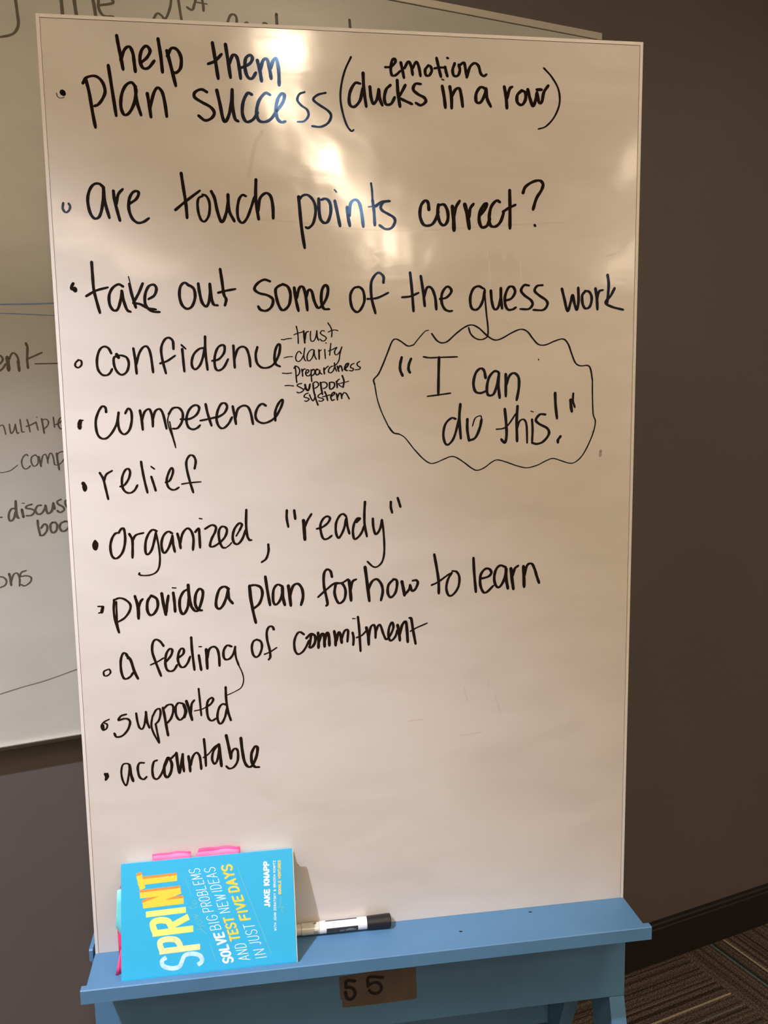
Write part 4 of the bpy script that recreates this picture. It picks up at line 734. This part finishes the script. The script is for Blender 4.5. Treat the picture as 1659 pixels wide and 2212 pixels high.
fn = (K(0, 0, 1) - K(0, 0, 0)).normalized()
def sharp(bm, txt, s, d, c, w_, h, off=(0, 0)):
    """square ended block letters of the title"""
    s, d, c = Vector(s) + Vector(off), Vector(d), Vector(c)
    k = w_ / 2
    for st in GLYPH[txt]:
        ab = [tuple(float(v) for v in p.split(',')) for p in st.split()]
        ins = k / c.length if len(ab) > 3 or abs(ab[0][1] - ab[-1][1]) < .1 else 0.0
        P = [s + d * a_ + c * (ins + b_ * (1 - 2 * ins)) for a_, b_ in ab]
        h += 6e-6
        ribbon(bm, [(p.x, p.y) for p in P], w_, lambda a_, b_, h=h: K(a_, b_, h), pen=False, ends=False, up=fn)
groups = {}
for kind, txt, s, d, c, w_, col in COVER_TEXT:
    if kind == 'title':
        bm = groups.setdefault(('title_letter', col, txt), bmesh.new())
        if txt in 'NT':
            sb = groups.setdefault(('title_letter_shade', 'orange', txt), bmesh.new())
            for q in (0.25, 0.5, 0.75, 1.0):
                sharp(sb, txt, s, d, c, w_, 0.00006 + q * 0.00001, (-1.2 * q * .35, 6.3 * q * .50))
        if txt == 'S':
            sharp(bm, txt, s, d, c, w_, 0.00010)
        else:
            sharp(bm, txt, s, d, c, w_ * .98, 0.00016)
    else:
        bm = groups.setdefault(({'sub': 'subtitle_lettering', 'author': 'author_lettering'}[kind], col, kind), bmesh.new())
        put_text(bm, txt, s, d, c, w_ * (0.8 if w_ > 2 else 1.0), 0.00010)
for nm, w_, P, col in COVER_LINES:
    bm = groups.setdefault(('script_lettering' if nm != 'rule' else 'printed_rule', col, nm if nm != 'rule' else P[0]), bmesh.new())
    ribbon(bm, P, w_, lambda a_, b_: K(a_, b_, 0.00008), pen=False)
for (nm, col, _), bm in groups.items():
    lab = {'title_letter': col + ' block letter of the title', 'title_letter_shade': 'orange shaded side of a title letter'}.get(nm, col + ' printed lettering')
    build_flat(nm, bm, TXT[col], cover, lab, fn)

# paper flags sticking out of the pages
M_PINK = mat('bright pink paper flag', (0.86, 0.09, 0.28), rough=0.6)
M_PINKL = mat('light pink paper flag', (0.90, 0.20, 0.42), rough=0.6)
M_RED = mat('red pink paper flag', (0.80, 0.05, 0.17), rough=0.6)
def flag(name, m, quad, label=None, wav=0.0, t=0.0003, nu=10, par=None):
    """curled sheet: four corners (foot left, foot right, head right, head left) in board frame"""
    bm = bmesh.new()
    a, b, c, d = [Vector(q) for q in quad]
    g = []
    for j in range(4):
        row = []
        for i in range(nu + 1):
            s_ = i / nu; r_ = j / 3
            p = (a * (1 - s_) + b * s_) * (1 - r_) + (d * (1 - s_) + c * s_) * r_
            p.y += wav * math.sin(s_ * 7 + 1) * r_; p.z += wav * 0.45 * math.sin(s_ * 11) * r_
            row.append(p)
        g.append(row)
    fr_ = [[bm.verts.new(L(*p)) for p in row] for row in g]
    bk2 = [[bm.verts.new(L(p.x, p.y - t, p.z)) for p in row] for row in g]
    for j in range(3):
        for i in range(nu):
            bm.faces.new((fr_[j][i], fr_[j][i + 1], fr_[j + 1][i + 1], fr_[j + 1][i]))
            bm.faces.new((bk2[j][i], bk2[j + 1][i], bk2[j + 1][i + 1], bk2[j][i + 1]))
    for i in range(nu):
        bm.faces.new((fr_[3][i], fr_[3][i + 1], bk2[3][i + 1], bk2[3][i])); bm.faces.new((fr_[0][i + 1], fr_[0][i], bk2[0][i], bk2[0][i + 1]))
    for j in range(3):
        bm.faces.new((fr_[j][0], fr_[j + 1][0], bk2[j + 1][0], bk2[j][0])); bm.faces.new((fr_[j][nu], bk2[j][nu], bk2[j + 1][nu], fr_[j + 1][nu]))
    return build(name, bm, m, book, label, smooth=True)
flag('page_flag', M_PINKL, [(-.2975, .012, .122), (-.2462, .012, .122), (-.2462, .0098, .1385), (-.2978, .0098, .1388)], 'light pink crumpled flag above the cover', .0014)
flag('page_flag', M_PINK, [(-.2978, .0085, .122), (-.2468, .0085, .122), (-.2468, .0066, .1402), (-.2980, .0066, .1400)], 'bright pink crumpled flag above the cover', .0014)
flag('page_flag', M_PINKL, [(-.2420, .014, .122), (-.1815, .014, .122), (-.1815, .0110, .1395), (-.2395, .0110, .1390)], 'light pink folded flag above the cover', .0018)
flag('page_flag', M_PINK, [(-.2425, .0085, .122), (-.1810, .0085, .122), (-.1805, .0065, .1408), (-.2360, .0065, .1428)], 'bright pink folded flag above the cover', .0018)
flag('page_flag', M_PINKL, [(-.3402, .0235, .1045), (-.328, .0235, .1045), (-.328, .0195, .117), (-.3370, .0195, .117)], 'light pink flag at the top left edge')
flag('jacket_flap', M_JACKET2, [(-.3462, .0365, .058), (-.330, .0395, .030), (-.330, .0265, .1065), (-.3430, .0285, .1050)], 'pale cyan paper flap bulging from the left edge')
flag('page_flag', M_RED, [(-.3445, .033, .014), (-.330, .033, .014), (-.330, .022, .062), (-.3468, .022, .055)], 'dark pink flag behind the left edge')
flag('page_flag', M_RED, [(-.3455, .0515, .0012), (-.330, .0515, .0012), (-.330, .040, .028), (-.3408, .040, .028)], 'red flag at the lower left edge')
flag('page_flag', M_PINK, [(-.3470, .0545, .0012), (-.3425, .0530, .0012), (-.3405, .041, .027), (-.3414, .041, .027)], 'bright pink curled flag at the lower left edge')

# ================================================================ the marker
M_BARREL = mat('cream translucent barrel', (0.62, 0.58, 0.48), rough=0.25, coat=0.4)
M_SLEEVE = mat('white marker sleeve', (0.86, 0.85, 0.86), rough=0.3)
M_CAP = mat('black marker cap', (0.014, 0.012, 0.014), rough=0.38, spec=0.4)
M_LAB = mat('black printed panel', (0.03, 0.035, 0.035), rough=0.35)
M_LABT = mat('grey print', (0.42, 0.44, 0.43), rough=0.4)
M_LABD = mat('dark grey print', (0.16, 0.17, 0.17), rough=0.4)
mkn, mkz = 0.0103, 0.0097
mk = empty('marker_pen', L(-0.04, mkn, 0.0), 'black capped dry erase marker with white sleeve lying on the blue tray', 'marker')
def cyl(x, r_, a): return L(x, mkn + r_ * math.cos(a), mkz + r_ * math.sin(a))
def lathe(prof, n=40, caps=True):
    bm = bmesh.new()
    rows = [[bm.verts.new(cyl(x, r_, 2 * math.pi * i / n)) for i in range(n)] for x, r_ in prof]
    for a, b in zip(rows, rows[1:]):
        for i in range(n):
            bm.faces.new((a[i], a[(i + 1) % n], b[(i + 1) % n], b[i]))
    if caps:
        bm.faces.new(rows[0]); bm.faces.new(rows[-1][::-1])
    return bm
R_ = 0.0083
build('end_plug', lathe([(-.1165, R_ - .002), (-.1160, R_ - .0008), (-.1010, R_ - .0007), (-.1005, R_ - .0015)]), M_BARREL, mk, smooth=False)
build('barrel', lathe([(-.1004, R_ - .0015), (-.1000, R_ - .0002), (-.0760, R_ - .0002), (-.0755, R_ - .0008)]), M_BARREL, mk)
build('sleeve', lathe([(-.0754, R_ - .0008), (-.0752, R_), (-.0080, R_), (-.0078, R_ - .0004)]), M_SLEEVE, mk)
capm = [(-.0076, R_ - .0006), (-.0072, R_ + .0002), (-.0068, R_ + .0006), (.0200, R_ + .0012), (.0203, R_ + .0013), (.0252, R_ + .0013), (.0262, R_ + .0005), (.0266, R_ - .001), (.0266, .003), (.0262, .0028)]
build('cap', lathe(capm), M_CAP, mk)
def patch(x0, x1, a0, a1, r_, m, name, parent):
    bm = bmesh.new()
    n_ = 10
    A = [[bm.verts.new(cyl(x, rr, math.radians(a0 + (a1 - a0) * i / n_))) for i in range(n_ + 1)] for x, rr in ((x0, r_), (x1, r_), (x1, r_ - .0001), (x0, r_ - .0001))]
    for q in range(4):
        for i in range(n_):
            bm.faces.new((A[q][i], A[q][i + 1], A[(q + 1) % 4][i + 1], A[(q + 1) % 4][i]))
    return build(name, bm, m, parent, smooth=False)
lab = patch(-.0655, -.0210, -62, 16, R_ + .00015, M_LAB, 'printed_panel', mk)
patch(-.0665, -.0220, 86, 106, R_ + .00015, M_LAB, 'printed_panel', mk)
bm = bmesh.new()
def ml(x, a): return cyl(x, R_ + .0003, math.radians(a))
def mtext(bm, txt, x0, x1, a0, a1, w_):
    k = (x1 - x0) / len(txt)
    for i, ch in enumerate(txt):
        for st in GLYPH[ch]:
            P = [(x0 + (i + .12 + .7 * float(p.split(',')[0])) * k * 1000 / 1000, (a0 + (a1 - a0) * float(p.split(',')[1])) / 57.3 * R_) for p in st.split()]
            ribbon(bm, P, w_, lambda x, y: ml(x, y / R_ * 57.3), pen=False)
mtext(bm, 'UNIVERSAL', -.0470, -.0225, -30, -10, .0006)
ribbon(bm, [(-.0370, -11 / 57.3 * R_), (-.0330, -5 / 57.3 * R_), (-.0290, -6 / 57.3 * R_), (-.0265, -12 / 57.3 * R_)], .0005, lambda x, y: ml(x, y / R_ * 57.3), pen=False)
build_flat('printed_lettering', bm, M_LABT, lab, None, BNH)
bm = bmesh.new()
for a in (-20, -28, -36):
    ribbon(bm, [(-.0640, a / 57.3 * R_), (-.0500, a / 57.3 * R_)], .0005, lambda x, y: ml(x, y / R_ * 57.3), pen=False)
build_flat('printed_lettering', bm, M_LABD, lab, None, BNH)
bm = bmesh.new()
for a in (2, -10, -20):
    ribbon(bm, [(-.0835, a / 57.3 * R_), (-.0775, a / 57.3 * R_)], .0006, lambda x, y: ml(x, y / R_ * 57.3), pen=False)
ribbon(bm, [(-.0832, 78 / 57.3 * R_), (-.0800, 82 / 57.3 * R_)], .0014, lambda x, y: ml(x, y / R_ * 57.3), pen=False)
build_flat('printed_lettering', bm, M_LAB, mk, 'small dark print on the barrel', BNH)
